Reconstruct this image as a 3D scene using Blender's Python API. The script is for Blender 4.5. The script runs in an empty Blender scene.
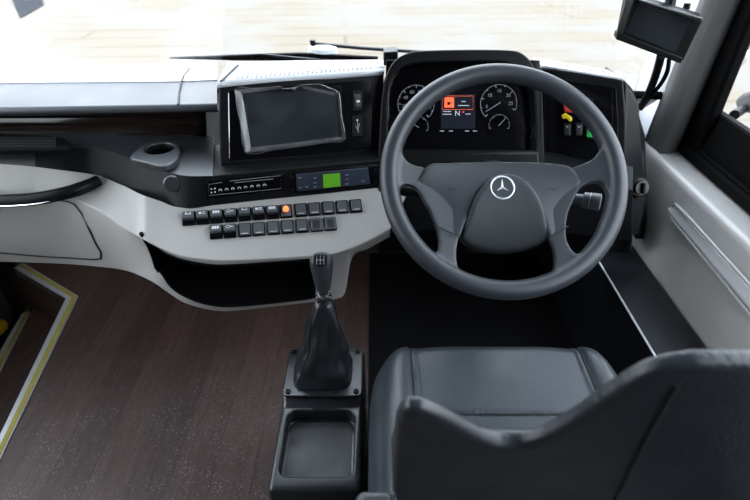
import bpy, bmesh, math, random
from mathutils import Vector, Matrix
random.seed(7)
S = bpy.context.scene
COL = S.collection
V = Vector
# ------------------------------------------------------------------ camera
F = 540.0; H = 1.265; PITCH = math.radians(34)
SP, CP = math.sin(PITCH), math.cos(PITCH)
CAM = V((0, 0, H))
cd = bpy.data.cameras.new('camera'); co = bpy.data.objects.new('camera', cd); COL.objects.link(co)
co.location = CAM; co.rotation_euler = (math.pi/2 - PITCH, 0, 0)
cd.sensor_width = 36; cd.lens = F/750*36; cd.clip_start = 0.02; cd.clip_end = 300
cd.dof.use_dof = True; cd.dof.focus_distance = 1.1; cd.dof.aperture_fstop = 5.2
S.camera = co
S.view_settings.view_transform = 'Standard'; S.view_settings.look = 'None'
S.view_settings.gamma = 1; S.view_settings.use_curve_mapping = False; S.view_settings.exposure = 0.0
S.cycles.max_bounces = 8; S.cycles.transparent_max_bounces = 12
S.cycles.use_denoising = True

def ray(u, v):
    a = (u-375)/F; r = (250-v)/F
    return V((a, CP + SP*r, -SP + CP*r))
def at(u, v, y=None, z=None, x=None, t=None):
    d = ray(u, v)
    if y is not None: t = y/d.y
    elif z is not None: t = (z-H)/d.z
    elif x is not None: t = x/d.x
    return CAM + d*t
class Plane:
    """a real flat surface of the cab through three points: o, right edge, lower edge"""
    def __init__(s, p, right, down):
        s.o = p.copy(); s.x = (right-p).normalized()
        n = (down-p).cross(s.x); n.normalize()
        if n.y > 0: n = -n
        s.n = n; s.y = s.n.cross(s.x).normalized()
        s.m = Matrix((s.x, s.y, s.n)).transposed().to_4x4()
    def hit(s, u, v, off=0.0):
        d = ray(u, v); o = s.o + s.n*off
        return CAM + d*((o-CAM).dot(s.n)/d.dot(s.n))
    def mat(s, p, roll=0):
        return Matrix.Translation(p) @ s.m @ Matrix.Rotation(roll, 4, 'Z')
    def loc(s, p):
        q = p - s.o; return (q.dot(s.x), q.dot(s.y))
    def glob(s, a, b, c=0): return s.o + s.x*a + s.y*b + s.n*c

# ------------------------------------------------------------------ materials
MATS = {}
def mat(name, col, rough=0.5, metal=0, spec=0.5, bump=0, bscale=400, emit=None, estr=0, var=0, vscale=6, coat=0, crough=.1):
    m = bpy.data.materials.new(name); m.use_nodes = True
    n = m.node_tree.nodes; L = m.node_tree.links; b = n['Principled BSDF']
    b.inputs['Base Color'].default_value = (*col, 1); b.inputs['Roughness'].default_value = rough
    b.inputs['Metallic'].default_value = metal; b.inputs['Specular IOR Level'].default_value = spec
    b.inputs['Coat Weight'].default_value = coat; b.inputs['Coat Roughness'].default_value = crough
    if emit: b.inputs['Emission Color'].default_value = (*emit, 1); b.inputs['Emission Strength'].default_value = estr
    tc = n.new('ShaderNodeTexCoord')
    if bump:
        t = n.new('ShaderNodeTexNoise'); t.inputs['Scale'].default_value = bscale; t.inputs['Detail'].default_value = 3
        bp = n.new('ShaderNodeBump'); bp.inputs['Strength'].default_value = bump; bp.inputs['Distance'].default_value = .002
        L.new(tc.outputs['Object'], t.inputs['Vector']); L.new(t.outputs['Fac'], bp.inputs['Height']); L.new(bp.outputs['Normal'], b.inputs['Normal'])
    if var:
        t = n.new('ShaderNodeTexNoise'); t.inputs['Scale'].default_value = vscale; t.inputs['Detail'].default_value = 6
        r = n.new('ShaderNodeMapRange'); r.inputs['From Min'].default_value = .3; r.inputs['From Max'].default_value = .7
        r.inputs['To Min'].default_value = max(0, rough-var); r.inputs['To Max'].default_value = min(1, rough+var)
        L.new(tc.outputs['Object'], t.inputs['Vector']); L.new(t.outputs['Fac'], r.inputs['Value']); L.new(r.outputs['Result'], b.inputs['Roughness'])
    MATS[name] = m; return m
grey = mat('grey_plastic', (.45, .44, .425), .5, bump=.15, bscale=900, var=.08)
greyd = mat('grey_lining', (.10, .10, .10), .6, bump=.2, bscale=700, var=.06)
shelfm = mat('shelf_sheen_black', (.022, .024, .028), .3, spec=.7, bump=.1, bscale=900, var=.06)  # lighter copy of the black plastic, imitates sheen on upward faces
silver = mat('bright_silver', (.78, .79, .80), .32, metal=.15, bump=.02)
nose = mat('nosing_metal', (.42, .43, .44), .42, metal=.5, bump=.05)
stalkg = mat('stalk_grey', (.10, .11, .12), .4, var=.05)
shellm = mat('warm_grey_plastic', (.36, .348, .33), .5, bump=.15, bscale=900, var=.08)
blk = mat('black_plastic', (.0065, .007, .008), .38, spec=.14, bump=.12, bscale=900, var=.08)
deckm = mat('deck_plastic', (.055, .061, .072), .42, spec=.5, bump=.05, bscale=700, var=.05)
glaredeck = mat('glare_deck_plastic', (.50, .52, .55), .4, coat=1, crough=.22, bump=.05, bscale=700, var=.05)  # deck grey made pale to imitate overexposed sky glare
gloss = mat('piano_black', (.0035, .0035, .0045), .12, spec=.22, var=.05)
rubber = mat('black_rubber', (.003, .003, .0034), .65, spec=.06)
wheelm = mat('wheel_skin', (.026, .030, .036), .42, bump=.12, bscale=1200, var=.05)
wheeld = mat('wheel_pad', (.015, .018, .022), .5, bump=.15, bscale=1200)
leather = mat('leather', (.023, .028, .034), .37, bump=.35, bscale=260, var=.08, vscale=14)
thread = mat('seam_dark', (.008, .009, .01), .6)
badge = mat('badge_silver', (.72, .75, .78), .3, metal=.55, var=.02)
chrome = mat('chrome', (.8, .82, .85), .14, metal=1)
alu = mat('aluminium', (.72, .74, .76), .36, metal=.35, bump=.05)
yellow = mat('yellow_strip', (.27, .215, .04), .7, bump=.5, bscale=1500)
yellowp = mat('yellow_paint', (.85, .47, .01), .35, var=.05)
white = mat('white_print', (.75, .77, .8), .6, var=.02)
whitel = mat('lit_print', (.16, .17, .19), .6, emit=(.75, .85, 1), estr=.10)
whiteb = mat('bright_print', (.3, .33, .36), .6, emit=(.75, .85, 1), estr=.45)
coverm = mat('switch_cover', (.075, .08, .088), .34, var=.05)
blued = mat('lit_blue', (.05, .1, .4), .6, emit=(.1, .25, 1), estr=.6)
bluegrey = mat('radio_face', (.03, .038, .06), .35, var=.05)
green = mat('green_lcd', (.07, .26, .012), .4, emit=(.14, .5, .02), estr=.28)
softm = mat('soft_print', (.28, .29, .31), .6)
greenl = mat('green_lamp', (.02, .4, .1), .4, emit=(.02, .8, .15), estr=.7)
redl = mat('red_lamp', (.7, .04, .03), .4, emit=(1, .06, .05), estr=1.0)
orange = mat('orange_icon', (.9, .12, .04), .4, emit=(1, .13, .045), estr=.85)
amber = mat('amber_lamp', (1, .3, .08), .3, emit=(1, .16, .04), estr=1.8)
redp = mat('red_plastic', (.75, .06, .05), .4, var=.03)
yelp = mat('yellow_plastic', (.85, .62, .02), .45, var=.03)
screenm = mat('dark_screen', (.012, .016, .022), .16, var=.04)
lcdbg = mat('display_dark', (.01, .012, .018), .2, emit=(.02, .03, .06), estr=.10)
switchm = mat('switch_plastic', (.03, .033, .037), .33, var=.06)
plate_m = mat('satin_black', (.012, .0135, .016), .3, var=.06)
ceilm = mat('ceiling_lining', (.06, .06, .06), .8, bump=.1)
darkw = mat('dark_bulkhead', (.02, .02, .022), .7, var=.05)
skin = mat('bus_paint', (.6, .62, .65), .3, var=.03)
mirr = mat('mirror_glass', (.8, .82, .83), .03, metal=1, var=.01)

def film_material(name, trans, tint, fac_lo=.03, fac_hi=.9, rough=.02, haze=0.0):
    m = bpy.data.materials.new(name); m.use_nodes = True; n = m.node_tree.nodes; L = m.node_tree.links
    n.remove(n['Principled BSDF']); out = n['Material Output']
    t = n.new('ShaderNodeBsdfTransparent'); t.inputs['Color'].default_value = (*trans, 1)
    g = n.new('ShaderNodeBsdfGlossy'); g.inputs['Roughness'].default_value = rough; g.inputs['Color'].default_value = (*tint, 1)
    lw = n.new('ShaderNodeLayerWeight'); lw.inputs['Blend'].default_value = .5
    pw = n.new('ShaderNodeMath'); pw.operation = 'POWER'; pw.inputs[1].default_value = 5
    r = n.new('ShaderNodeMapRange'); r.inputs['To Min'].default_value = fac_lo; r.inputs['To Max'].default_value = fac_hi
    L.new(lw.outputs['Facing'], pw.inputs[0]); L.new(pw.outputs[0], r.inputs['Value'])
    mx = n.new('ShaderNodeMixShader'); L.new(r.outputs['Result'], mx.inputs['Fac']); L.new(t.outputs[0], mx.inputs[1]); L.new(g.outputs[0], mx.inputs[2])
    last = mx
    if haze:
        d = n.new('ShaderNodeBsdfDiffuse'); d.inputs['Color'].default_value = (.8, .82, .85, 1)
        tc = n.new('ShaderNodeTexCoord'); no = n.new('ShaderNodeTexNoise'); no.inputs['Scale'].default_value = 14; no.inputs['Detail'].default_value = 5
        L.new(tc.outputs['Object'], no.inputs['Vector'])
        rr = n.new('ShaderNodeMapRange'); rr.inputs['From Min'].default_value = .35; rr.inputs['From Max'].default_value = .75
        rr.inputs['To Min'].default_value = haze*.4; rr.inputs['To Max'].default_value = haze*1.8; L.new(no.outputs['Fac'], rr.inputs['Value'])
        m2 = n.new('ShaderNodeMixShader'); L.new(rr.outputs['Result'], m2.inputs['Fac']); L.new(mx.outputs[0], m2.inputs[1]); L.new(d.outputs[0], m2.inputs[2]); last = m2
    L.new(last.outputs[0], out.inputs['Surface']); return m
glassm = film_material('window_glass', (.97, .98, .98), (1, 1, 1), .03, .8)
filmm = film_material('clear_film', (.93, .94, .95), (1, 1, 1), .015, .4, .12, .012)
filmedge = film_material('film_crease', (.9, .9, .9), (1, 1, 1), .10, .5, .25, .055)

def floor_material():
    m = bpy.data.materials.new('wood_floor'); m.use_nodes = True; n = m.node_tree.nodes; L = m.node_tree.links; b = n['Principled BSDF']
    tc = n.new('ShaderNodeTexCoord')
    mp = n.new('ShaderNodeMapping'); mp.inputs['Scale'].default_value = (1, 1, 1); L.new(tc.outputs['Object'], mp.inputs['Vector'])
    mp.inputs['Rotation'].default_value = (0, 0, math.radians(90))
    br = n.new('ShaderNodeTexBrick'); br.inputs['Scale'].default_value = 1; br.inputs['Brick Width'].default_value = 1.3; br.inputs['Row Height'].default_value = .105
    br.inputs['Mortar Size'].default_value = .0012; br.inputs['Color1'].default_value = (.25, .25, .25, 1); br.inputs['Color2'].default_value = (.75, .75, .75, 1); br.inputs['Mortar'].default_value = (.1, .1, .1, 1)
    L.new(mp.outputs[0], br.inputs['Vector'])
    m2 = n.new('ShaderNodeMapping'); m2.inputs['Scale'].default_value = (26, 1.6, 1); L.new(tc.outputs['Object'], m2.inputs['Vector'])
    gr = n.new('ShaderNodeTexNoise'); gr.inputs['Scale'].default_value = 4; gr.inputs['Detail'].default_value = 7; gr.inputs['Roughness'].default_value = .65; L.new(m2.outputs[0], gr.inputs['Vector'])
    mx = n.new('ShaderNodeMix'); mx.data_type = 'FLOAT'; mx.inputs[0].default_value = .6
    L.new(br.outputs['Color'], mx.inputs[2]); L.new(gr.outputs['Fac'], mx.inputs[3])
    cr = n.new('ShaderNodeValToRGB'); e = cr.color_ramp.elements; e[0].position = .3; e[0].color = (.018, .0095, .0075, 1); e[1].position = .75; e[1].color = (.082, .046, .036, 1)
    L.new(mx.outputs[0], cr.inputs['Fac'])
    # dust specks lying on the boards
    vo = n.new('ShaderNodeTexVoronoi'); vo.inputs['Scale'].default_value = 150; L.new(tc.outputs['Object'], vo.inputs['Vector'])
    vr = n.new('ShaderNodeMapRange'); vr.inputs['From Min'].default_value = .12; vr.inputs['From Max'].default_value = .26; vr.inputs['To Min'].default_value = 1; vr.inputs['To Max'].default_value = 0; L.new(vo.outputs['Distance'], vr.inputs['Value'])
    dn = n.new('ShaderNodeTexNoise'); dn.inputs['Scale'].default_value = 3.2; dn.inputs['Detail'].default_value = 9; dn.inputs['Roughness'].default_value = .8; L.new(tc.outputs['Object'], dn.inputs['Vector'])
    dr = n.new('ShaderNodeMapRange'); dr.inputs['From Min'].default_value = .44; dr.inputs['From Max'].default_value = .62; dr.inputs['To Max'].default_value = .9; L.new(dn.outputs['Fac'], dr.inputs['Value'])
    sp = n.new('ShaderNodeSeparateXYZ'); L.new(tc.outputs['Object'], sp.inputs[0])
    yr = n.new('ShaderNodeMapRange'); yr.inputs['From Min'].default_value = 1.35; yr.inputs['From Max'].default_value = 1.0; L.new(sp.outputs['Y'], yr.inputs['Value'])
    q = n.new('ShaderNodeMath'); q.operation = 'MULTIPLY'; L.new(vr.outputs[0], q.inputs[0]); L.new(dr.outputs[0], q.inputs[1])
    q2 = n.new('ShaderNodeMath'); q2.operation = 'MULTIPLY'; L.new(q.outputs[0], q2.inputs[0]); L.new(yr.outputs[0], q2.inputs[1])
    q3 = n.new('ShaderNodeMath'); q3.operation = 'MULTIPLY'; q3.inputs[1].default_value = .1; L.new(yr.outputs[0], q3.inputs[0])
    q4 = n.new('ShaderNodeMath'); q4.operation = 'MULTIPLY'; L.new(q3.outputs[0], q4.inputs[0]); L.new(dn.outputs['Fac'], q4.inputs[1])
    q5 = n.new('ShaderNodeMath'); q5.operation = 'ADD'; q5.use_clamp = True; L.new(q2.outputs[0], q5.inputs[0]); L.new(q4.outputs[0], q5.inputs[1])
    cm = n.new('ShaderNodeMix'); cm.data_type = 'RGBA'; cm.inputs[7].default_value = (.33, .31, .31, 1)
    L.new(q5.outputs[0], cm.inputs[0]); L.new(cr.outputs[0], cm.inputs[6]); L.new(cm.outputs[2], b.inputs['Base Color'])
    b.inputs['Roughness'].default_value = .52; b.inputs['Specular IOR Level'].default_value = .3
    return m
woodm = floor_material()

def veneer_material():
    m = bpy.data.materials.new('gloss_veneer'); m.use_nodes = True; n = m.node_tree.nodes; L = m.node_tree.links; b = n['Principled BSDF']
    tc = n.new('ShaderNodeTexCoord'); mp = n.new('ShaderNodeMapping'); mp.inputs['Scale'].default_value = (3, 40, 40); L.new(tc.outputs['Object'], mp.inputs['Vector'])
    no = n.new('ShaderNodeTexNoise'); no.inputs['Scale'].default_value = 2; no.inputs['Detail'].default_value = 6; L.new(mp.outputs[0], no.inputs['Vector'])
    cr = n.new('ShaderNodeValToRGB'); e = cr.color_ramp.elements; e[0].position = .35; e[0].color = (.006, .004, .003, 1); e[1].position = .7; e[1].color = (.022, .012, .010, 1)
    L.new(no.outputs['Fac'], cr.inputs['Fac']); L.new(cr.outputs[0], b.inputs['Base Color']); b.inputs['Roughness'].default_value = .1
    return m
veneer = veneer_material()

def ground_material():
    m = bpy.data.materials.new('pale_paving'); m.use_nodes = True; n = m.node_tree.nodes; L = m.node_tree.links; b = n['Principled BSDF']
    tc = n.new('ShaderNodeTexCoord'); mp = n.new('ShaderNodeMapping'); mp.inputs['Rotation'].default_value = (0, 0, math.radians(-3)); L.new(tc.outputs['Object'], mp.inputs['Vector'])
    br = n.new('ShaderNodeTexBrick'); br.inputs['Scale'].default_value = 1; br.inputs['Brick Width'].default_value = 9; br.inputs['Row Height'].default_value = .62; br.inputs['Mortar Size'].default_value = .035
    br.inputs['Color1'].default_value = (.148, .126, .098, 1); br.inputs['Color2'].default_value = (.151, .133, .109, 1); br.inputs['Mortar'].default_value = (.123, .098, .073, 1)
    L.new(mp.outputs[0], br.inputs['Vector'])
    no = n.new('ShaderNodeTexNoise'); no.inputs['Scale'].default_value = .6; no.inputs['Detail'].default_value = 4; L.new(mp.outputs[0], no.inputs['Vector'])
    cm = n.new('ShaderNodeMix'); cm.data_type = 'RGBA'; cm.inputs[7].default_value = (.153, .142, .126, 1)
    r = n.new('ShaderNodeMapRange'); r.inputs['From Min'].default_value = .4; r.inputs['From Max'].default_value = .6; L.new(no.outputs['Fac'], r.inputs['Value'])
    L.new(r.outputs[0], cm.inputs[0]); L.new(br.outputs['Color'], cm.inputs[6]); L.new(cm.outputs[2], b.inputs['Base Color'])
    b.inputs['Roughness'].default_value = 1; b.inputs['Specular IOR Level'].default_value = .1
    return m
pavem = ground_material()
concrete = mat('dark_concrete', (.03, .032, .035), 1, spec=0, var=.05)

# ------------------------------------------------------------------ object helpers
def thing(name, label, cat, loc=(0, 0, 0), group=None, m=None):
    o = bpy.data.objects.new(name, None); COL.objects.link(o); o.empty_display_size = .05
    if m is not None: o.matrix_world = m
    else: o.location = loc
    o['label'] = label; o['category'] = cat
    if group: o['group'] = group
    return o
def link(name, me, material, parent=None, local=False, smooth=True, bevel=0, seg=3, ang=35, solid=0, label=None):
    o = bpy.data.objects.new(name, me); COL.objects.link(o)
    if material is not None and not me.materials: me.materials.append(material)
    if smooth:
        for p in me.polygons: p.use_smooth = True
        me.set_sharp_from_angle(angle=math.radians(ang))
    if parent is not None:
        o.parent = parent
        if not local:
            w = Matrix.Translation(parent.location) @ parent.rotation_euler.to_matrix().to_4x4()
            if parent.parent is not None:
                w = parent['_w'] if False else (Matrix.Translation(parent.parent.location) @ parent.parent.rotation_euler.to_matrix().to_4x4()) @ parent.matrix_parent_inverse @ w
            o.matrix_parent_inverse = w.inverted()
    if solid:
        md = o.modifiers.new('thick', 'SOLIDIFY'); md.thickness = solid; md.offset = -1
    if bevel:
        md = o.modifiers.new('bevel', 'BEVEL'); md.width = bevel; md.segments = seg; md.limit_method = 'ANGLE'; md.angle_limit = math.radians(ang)
        md.harden_normals = False
    if label: o['label'] = label
    return o
def mesh(verts, faces):
    me = bpy.data.meshes.new('mesh'); me.from_pydata([tuple(v) for v in verts], [], faces); me.update(); return me
def fix(me):
    bm = bmesh.new(); bm.from_mesh(me); bmesh.ops.remove_doubles(bm, verts=bm.verts, dist=1e-6); bmesh.ops.recalc_face_normals(bm, faces=bm.faces); bm.to_mesh(me); bm.free(); return me
def join(*mes):
    bm = bmesh.new()
    for m in mes: bm.from_mesh(m)
    me = bpy.data.meshes.new('mesh'); bm.to_mesh(me); bm.free(); return me
def xf(me, M): me.transform(M); return me
def m_prism(pts, off):
    n = len(pts); off = V(off); v = list(pts) + [p+off for p in pts]
    f = [list(range(n)), list(range(2*n-1, n-1, -1))] + [[i, i+n, (i+1) % n+n, (i+1) % n] for i in range(n)]
    return fix(mesh(v, f))
def m_ring(outer, inner, off):
    """frame between two loops with the same number of points, given depth"""
    n = len(outer); off = V(off); v = list(outer)+list(inner)+[p+off for p in outer]+[p+off for p in inner]; f = []
    for i in range(n):
        j = (i+1) % n
        f += [[i, j, n+j, n+i], [2*n+i, 3*n+i, 3*n+j, 2*n+j], [i, 2*n+i, 2*n+j, j], [n+i, n+j, 3*n+j, 3*n+i]]
    return fix(mesh(v, f))
def m_strip_ring(outer, inner, off):
    """open arch between two polylines"""
    n = len(outer); off = V(off); v = list(outer)+list(inner)+[p+off for p in outer]+[p+off for p in inner]; f = []
    for i in range(n-1):
        j = i+1
        f += [[i, j, n+j, n+i], [2*n+i, 3*n+i, 3*n+j, 2*n+j], [i, 2*n+i, 2*n+j, j], [n+i, n+j, 3*n+j, 3*n+i]]
    f += [[0, n, 3*n, 2*n], [n-1, 3*n-1, 4*n-1, 2*n-1]]
    return fix(mesh(v, f))
def m_box(sx, sy, sz, c=(0, 0, 0)):
    c = V(c); x, y, z = sx/2, sy/2, sz/2
    v = [c+V((a*x, b*y, d*z)) for d in (-1, 1) for b in (-1, 1) for a in (-1, 1)]
    return fix(mesh(v, [[0, 2, 3, 1], [4, 5, 7, 6], [0, 1, 5, 4], [2, 6, 7, 3], [0, 4, 6, 2], [1, 3, 7, 5]]))
def m_lathe(prof, n=32, M=None):
    v = []; f = []
    for r, z in prof:
        for i in range(n):
            a = 2*math.pi*i/n; v.append(V((r*math.cos(a), r*math.sin(a), z)))
    for k in range(len(prof)-1):
        for i in range(n):
            j = (i+1) % n; f.append([k*n+i, k*n+j, (k+1)*n+j, (k+1)*n+i])
    f.append(list(range(n))[::-1]); f.append([(len(prof)-1)*n+i for i in range(n)])
    me = fix(mesh(v, f))
    if M is not None: me.transform(M)
    return me
def crom(pts, k=6):
    P = [V(p) for p in pts]; P = [P[0]*2-P[1]]+P+[P[-1]*2-P[-2]]; out = []
    for i in range(1, len(P)-2):
        a, b, c, d = P[i-1:i+3]
        for s in range(k):
            t = s/k; out.append(.5*((2*b)+(c-a)*t+(2*a-5*b+4*c-d)*t*t+(3*b-a-3*c+d)*t**3))
    out.append(P[-2]); return out
def crom_closed(pts, k=5):
    P = [V(p) for p in pts]; n = len(P); out = []
    for i in range(n):
        a, b, c, d = P[i-1], P[i], P[(i+1) % n], P[(i+2) % n]
        for s in range(k):
            t = s/k; out.append(.5*((2*b)+(c-a)*t+(2*a-5*b+4*c-d)*t*t+(3*b-a-3*c+d)*t**3))
    return out
def m_tube(pts, r, n=10, closed=False):
    pts = [V(p) for p in pts]; N = len(pts); rr = r if isinstance(r, (list, tuple)) else [r]*N
    v = []; f = []; up = None
    for i, p in enumerate(pts):
        if closed: t = pts[(i+1) % N]-pts[i-1]
        else: t = pts[min(i+1, N-1)]-pts[max(i-1, 0)]
        t.normalize()
        if up is None:
            up = t.orthogonal().normalized()
        up = (up-t*up.dot(t)).normalized(); w = t.cross(up)
        for k in range(n):
            a = 2*math.pi*k/n; v.append(p+(up*math.cos(a)+w*math.sin(a))*rr[i])
    for i in range(N if closed else N-1):
        j = (i+1) % N
        for k in range(n):
            l = (k+1) % n; f.append([i*n+k, i*n+l, j*n+l, j*n+k])
    if not closed: f += [list(range(n))[::-1], [(N-1)*n+k for k in range(n)]]
    return fix(mesh(v, f))
def m_loft(rows, k=3, skip=None):
    """rows = list of station lists; each row smoothed along the stations; skip(row, seg) leaves a gap"""
    R = [crom(r, k) for r in rows]; n = len(R[0]); v = [p for r in R for p in r]; f = []
    for a in range(len(R)-1):
        for b in range(n-1):
            if skip and skip(a, b//k): continue
            f.append([a*n+b, (a+1)*n+b, (a+1)*n+b+1, a*n+b+1])
    return mesh(v, f)
def evaluated(me, mods):
    o = bpy.data.objects.new('tmp', me); COL.objects.link(o)
    for t, kw in mods:
        md = o.modifiers.new(t, t)
        for a, b in kw.items(): setattr(md, a, b)
    dg = bpy.context.evaluated_depsgraph_get(); r = bpy.data.meshes.new_from_object(o.evaluated_get(dg))
    bpy.data.objects.remove(o); return r
def remesh(me, vox, it=6, fac=.5):
    return evaluated(me, [('REMESH', dict(mode='VOXEL', voxel_size=vox)), ('SMOOTH', dict(iterations=it, factor=fac))])
def cut(me, cutter):
    c = bpy.data.objects.new('tmpc', cutter); COL.objects.link(c)
    r = evaluated(me, [('BOOLEAN', dict(operation='DIFFERENCE', object=c, solver='EXACT'))]); bpy.data.objects.remove(c); return r
def m_text(s, size, depth=.0003):
    c = bpy.data.curves.new('t', 'FONT'); c.body = s; c.size = size; c.extrude = depth; c.align_x = 'CENTER'; c.align_y = 'CENTER'
    o = bpy.data.objects.new('tmp', c); COL.objects.link(o)
    dg = bpy.context.evaluated_depsgraph_get(); r = bpy.data.meshes.new_from_object(o.evaluated_get(dg))
    bpy.data.objects.remove(o); r.materials.clear(); return r
def plate(name, px, pl, th, m, parent=None, off=0, bevel=.001, label=None, seg=2):
    """flat panel lying on plane pl with outline px, th thick"""
    pts = [pl.hit(u, v, off+th) for u, v in px]
    return link(name, m_prism(pts, pl.n*-th), m, parent, bevel=bevel, seg=seg, label=label)
def struct(o): o['kind'] = 'structure'; return o
X_ = lambda a: V((a, 0, 0))
def rnd_rect(w, h, r, k=4):
    p = []
    for cx, cy, a0 in ((w/2-r, h/2-r, 0), (-w/2+r, h/2-r, 90), (-w/2+r, -h/2+r, 180), (w/2-r, -h/2+r, 270)):
        for i in range(k+1):
            a = math.radians(a0+90*i/k); p.append(V((cx+r*math.cos(a), cy+r*math.sin(a), 0)))
    return p

# ------------------------------------------------------------------ planes of the cab
CON = Plane(at(185, 207, z=.667), at(360, 189, z=.667), at(215, 258, y=.97))        # sloping switch console
STRIP = Plane(at(213, 176, z=.735), at(380, 160, z=.735), at(213, 205, z=.667))     # upright strip over it
PANEL = Plane(at(218, 84, y=1.19), at(383, 72, y=1.28), at(220, 165, y=1.13))       # screen panel
c0 = at(465, 105, t=1.29)
CLU = Plane(c0, c0+V((1, 0, 0)), c0+V((0, -math.sin(math.radians(22)), -math.cos(math.radians(22)))))
RPAN = Plane(at(545, 66, y=1.325), at(625, 80, y=1.231), at(625, 170, y=1.15))
wc = at(503, 182, t=1.0)
TW = math.radians(46)
WH = Plane(wc, wc+V((1, 0, 0)), wc-V((0, math.sin(TW), math.cos(TW))))

# ------------------------------------------------------------------ setting
EA, EB, EC = at(0, 436, z=0), at(66, 299, z=0), at(25, 275, z=0)
EA2 = EA+(EA-EB)*1.3; EC2 = EC+(EC-EB)*.6
struct(link('floor', m_prism([V((EA2.x, -3.2, 0)), V((1.0, -3.2, 0)), V((1.0, 1.86, 0)), V((EC2.x, 1.86, 0)), EC2, EB, EA2], (0, 0, -.05)), woodm, smooth=False))
struct(link('floor_step', m_prism([V((-.85, -3.2, -.2)), V((-.85, 1.9, -.2)), V((-1.43, 1.9, -.2)), V((-1.36, -3.2, -.2))], (0, 0, -.05)), woodm, smooth=False))
struct(link('floor_lower_step', m_prism([V((-1.3, -3.2, -.42)), V((-1.3, 1.9, -.42)), V((-1.8, 1.9, -.42)), V((-1.8, -3.2, -.42))], (0, 0, -.05)), woodm, smooth=False))
struct(link('wall_stair_upper', m_prism([EB, EA2, EA2-V((0, 0, .2)), EB-V((0, 0, .2))], (.02, 0, 0)), woodm, smooth=False))
l1, l2 = at(22, 314, z=-.2), at(0, 352, z=-.2)
struct(link('wall_stair_lower', m_prism([l1+(l1-l2)*.5, l2+(l2-l1)*6, l2+(l2-l1)*6-V((0, 0, .22)), l1+(l1-l2)*.5-V((0, 0, .22))], (.02, 0, 0)), woodm, smooth=False))
nn = V((EB.y-EC.y, EC.x-EB.x, 0)).normalized()
if nn.y < 0: nn = -nn
EC3 = EC+(EC-EB)*1.2
struct(link('wall_stair_front', m_prism([EB, EC3, EC3-V((0, 0, .45)), EB-V((0, 0, .45))], nn*.02), woodm, smooth=False))
struct(link('wall_entrance_front', m_prism([V((-1.62, 1.84, .6)), V((-1.0, 1.84, .6)), V((-1.0, 1.84, -.45)), V((-1.62, 1.84, -.45))], (0, .02, 0)), woodm, smooth=False))
def nosing(name, a, b, a2, b2):
    """metal edge strip between its stair side line a-b and its floor side line a2-b2"""
    o = struct(link(name, m_prism([a, b, b2, a2], (0, 0, .004)), nose, None, bevel=.0012, seg=2))
    L1, L2 = lambda k: a.lerp(a2, k)+V((0, 0, .0042)), lambda k: b.lerp(b2, k)+V((0, 0, .0042))
    link('grip_strip', m_prism([L1(.46), L2(.46), L2(.88), L1(.88)], (0, 0, .0015)), yellow, o)
    link('lip', m_prism([a, b, b-V((0, 0, .03)), a-V((0, 0, .03))], (a2-a).normalized()*.003), nose, o)
    return o
FA, FB, FC = at(0, 461, z=0), at(79, 297, z=0), at(36, 271, z=0)
nosing('trim_1', EA2, EB, FA+(FA-FB)*1.1, FB)
nosing('trim_2', EC+(EC-EB)*.3, EB, FC+(FC-FB)*.3, FB)
l3, l4 = at(31, 312, z=-.2), at(0, 374, z=-.2)
nosing('trim_3', l2+(l2-l1)*3, l1, l4+(l4-l3)*2, l3)

# right side wall lining: profile along the bus
prof = [(.80, 0), (.80, .34), (.815, .47), (.832, .582), (.837, .596), (.846, .601), (.856, .597), (.864, .588), (.922, .594), (.945, .59), (.98, .60), (.98, 0)]
ys = [-.6, .3, 1.0, 1.3, 1.50, 1.6]
rows = [[V((x, y, z)) for y in ys] for x, z in prof]
me = m_loft(rows, 3)
wr = struct(link('wall_right', fix(me), grey, ang=60))
# recessed silver strip in the lining
SW = at(672, 208, x=.822); SE = at(752, 299, x=.820)
dirs = (SE-SW).normalized()
hb = thing('pull_strip', 'long silver pull strip set into the grey lining under the side window', 'handle', SW)
far = SW + dirs*.95
def strip_sec(p, k):
    return [p+V((.004, 0, .022*k)), p+V((-.005, 0, .016*k)), p+V((-.012, 0, -.006*k)), p+V((-.008, 0, -.016*k)), p+V((.006, 0, -.018*k))]
secs = [strip_sec(SW+dirs*s, k) for s, k in ((0, .25), (.012, .6), (.03, .8), (.07, 1), (.5, 1), (.95, 1))]
vv = [p for s in secs for p in s]; ff = []
for i in range(len(secs)-1):
    for k in range(4): ff.append([i*5+k, i*5+k+1, (i+1)*5+k+1, (i+1)*5+k])
link('strip', fix(mesh(vv, ff)), silver, hb, solid=.003)
link('surround', m_tube([SW+dirs*.6+V((-.006, 0, .026)), SW+dirs*.08+V((-.006, 0, .026)), SW+dirs*.015+V((-.004, 0, .02)), SW+V((-.002, 0, .0)), SW+dirs*.03+V((-.010, 0, -.016)), SW+dirs*.6+V((-.012, 0, -.024))], .004, 8), grey, hb)
# screw cap on the sill
link_o = link('screw_cap', m_lathe([(.0, 0), (.011, 0), (.010, .003), (.0, .004)], 20, Matrix.Translation(at(663, 150, z=.5895))), greyd)
link_o['label'] = 'small grey screw cap on the sill at the foot of the windscreen pillar'; link_o['category'] = 'screw'
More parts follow.
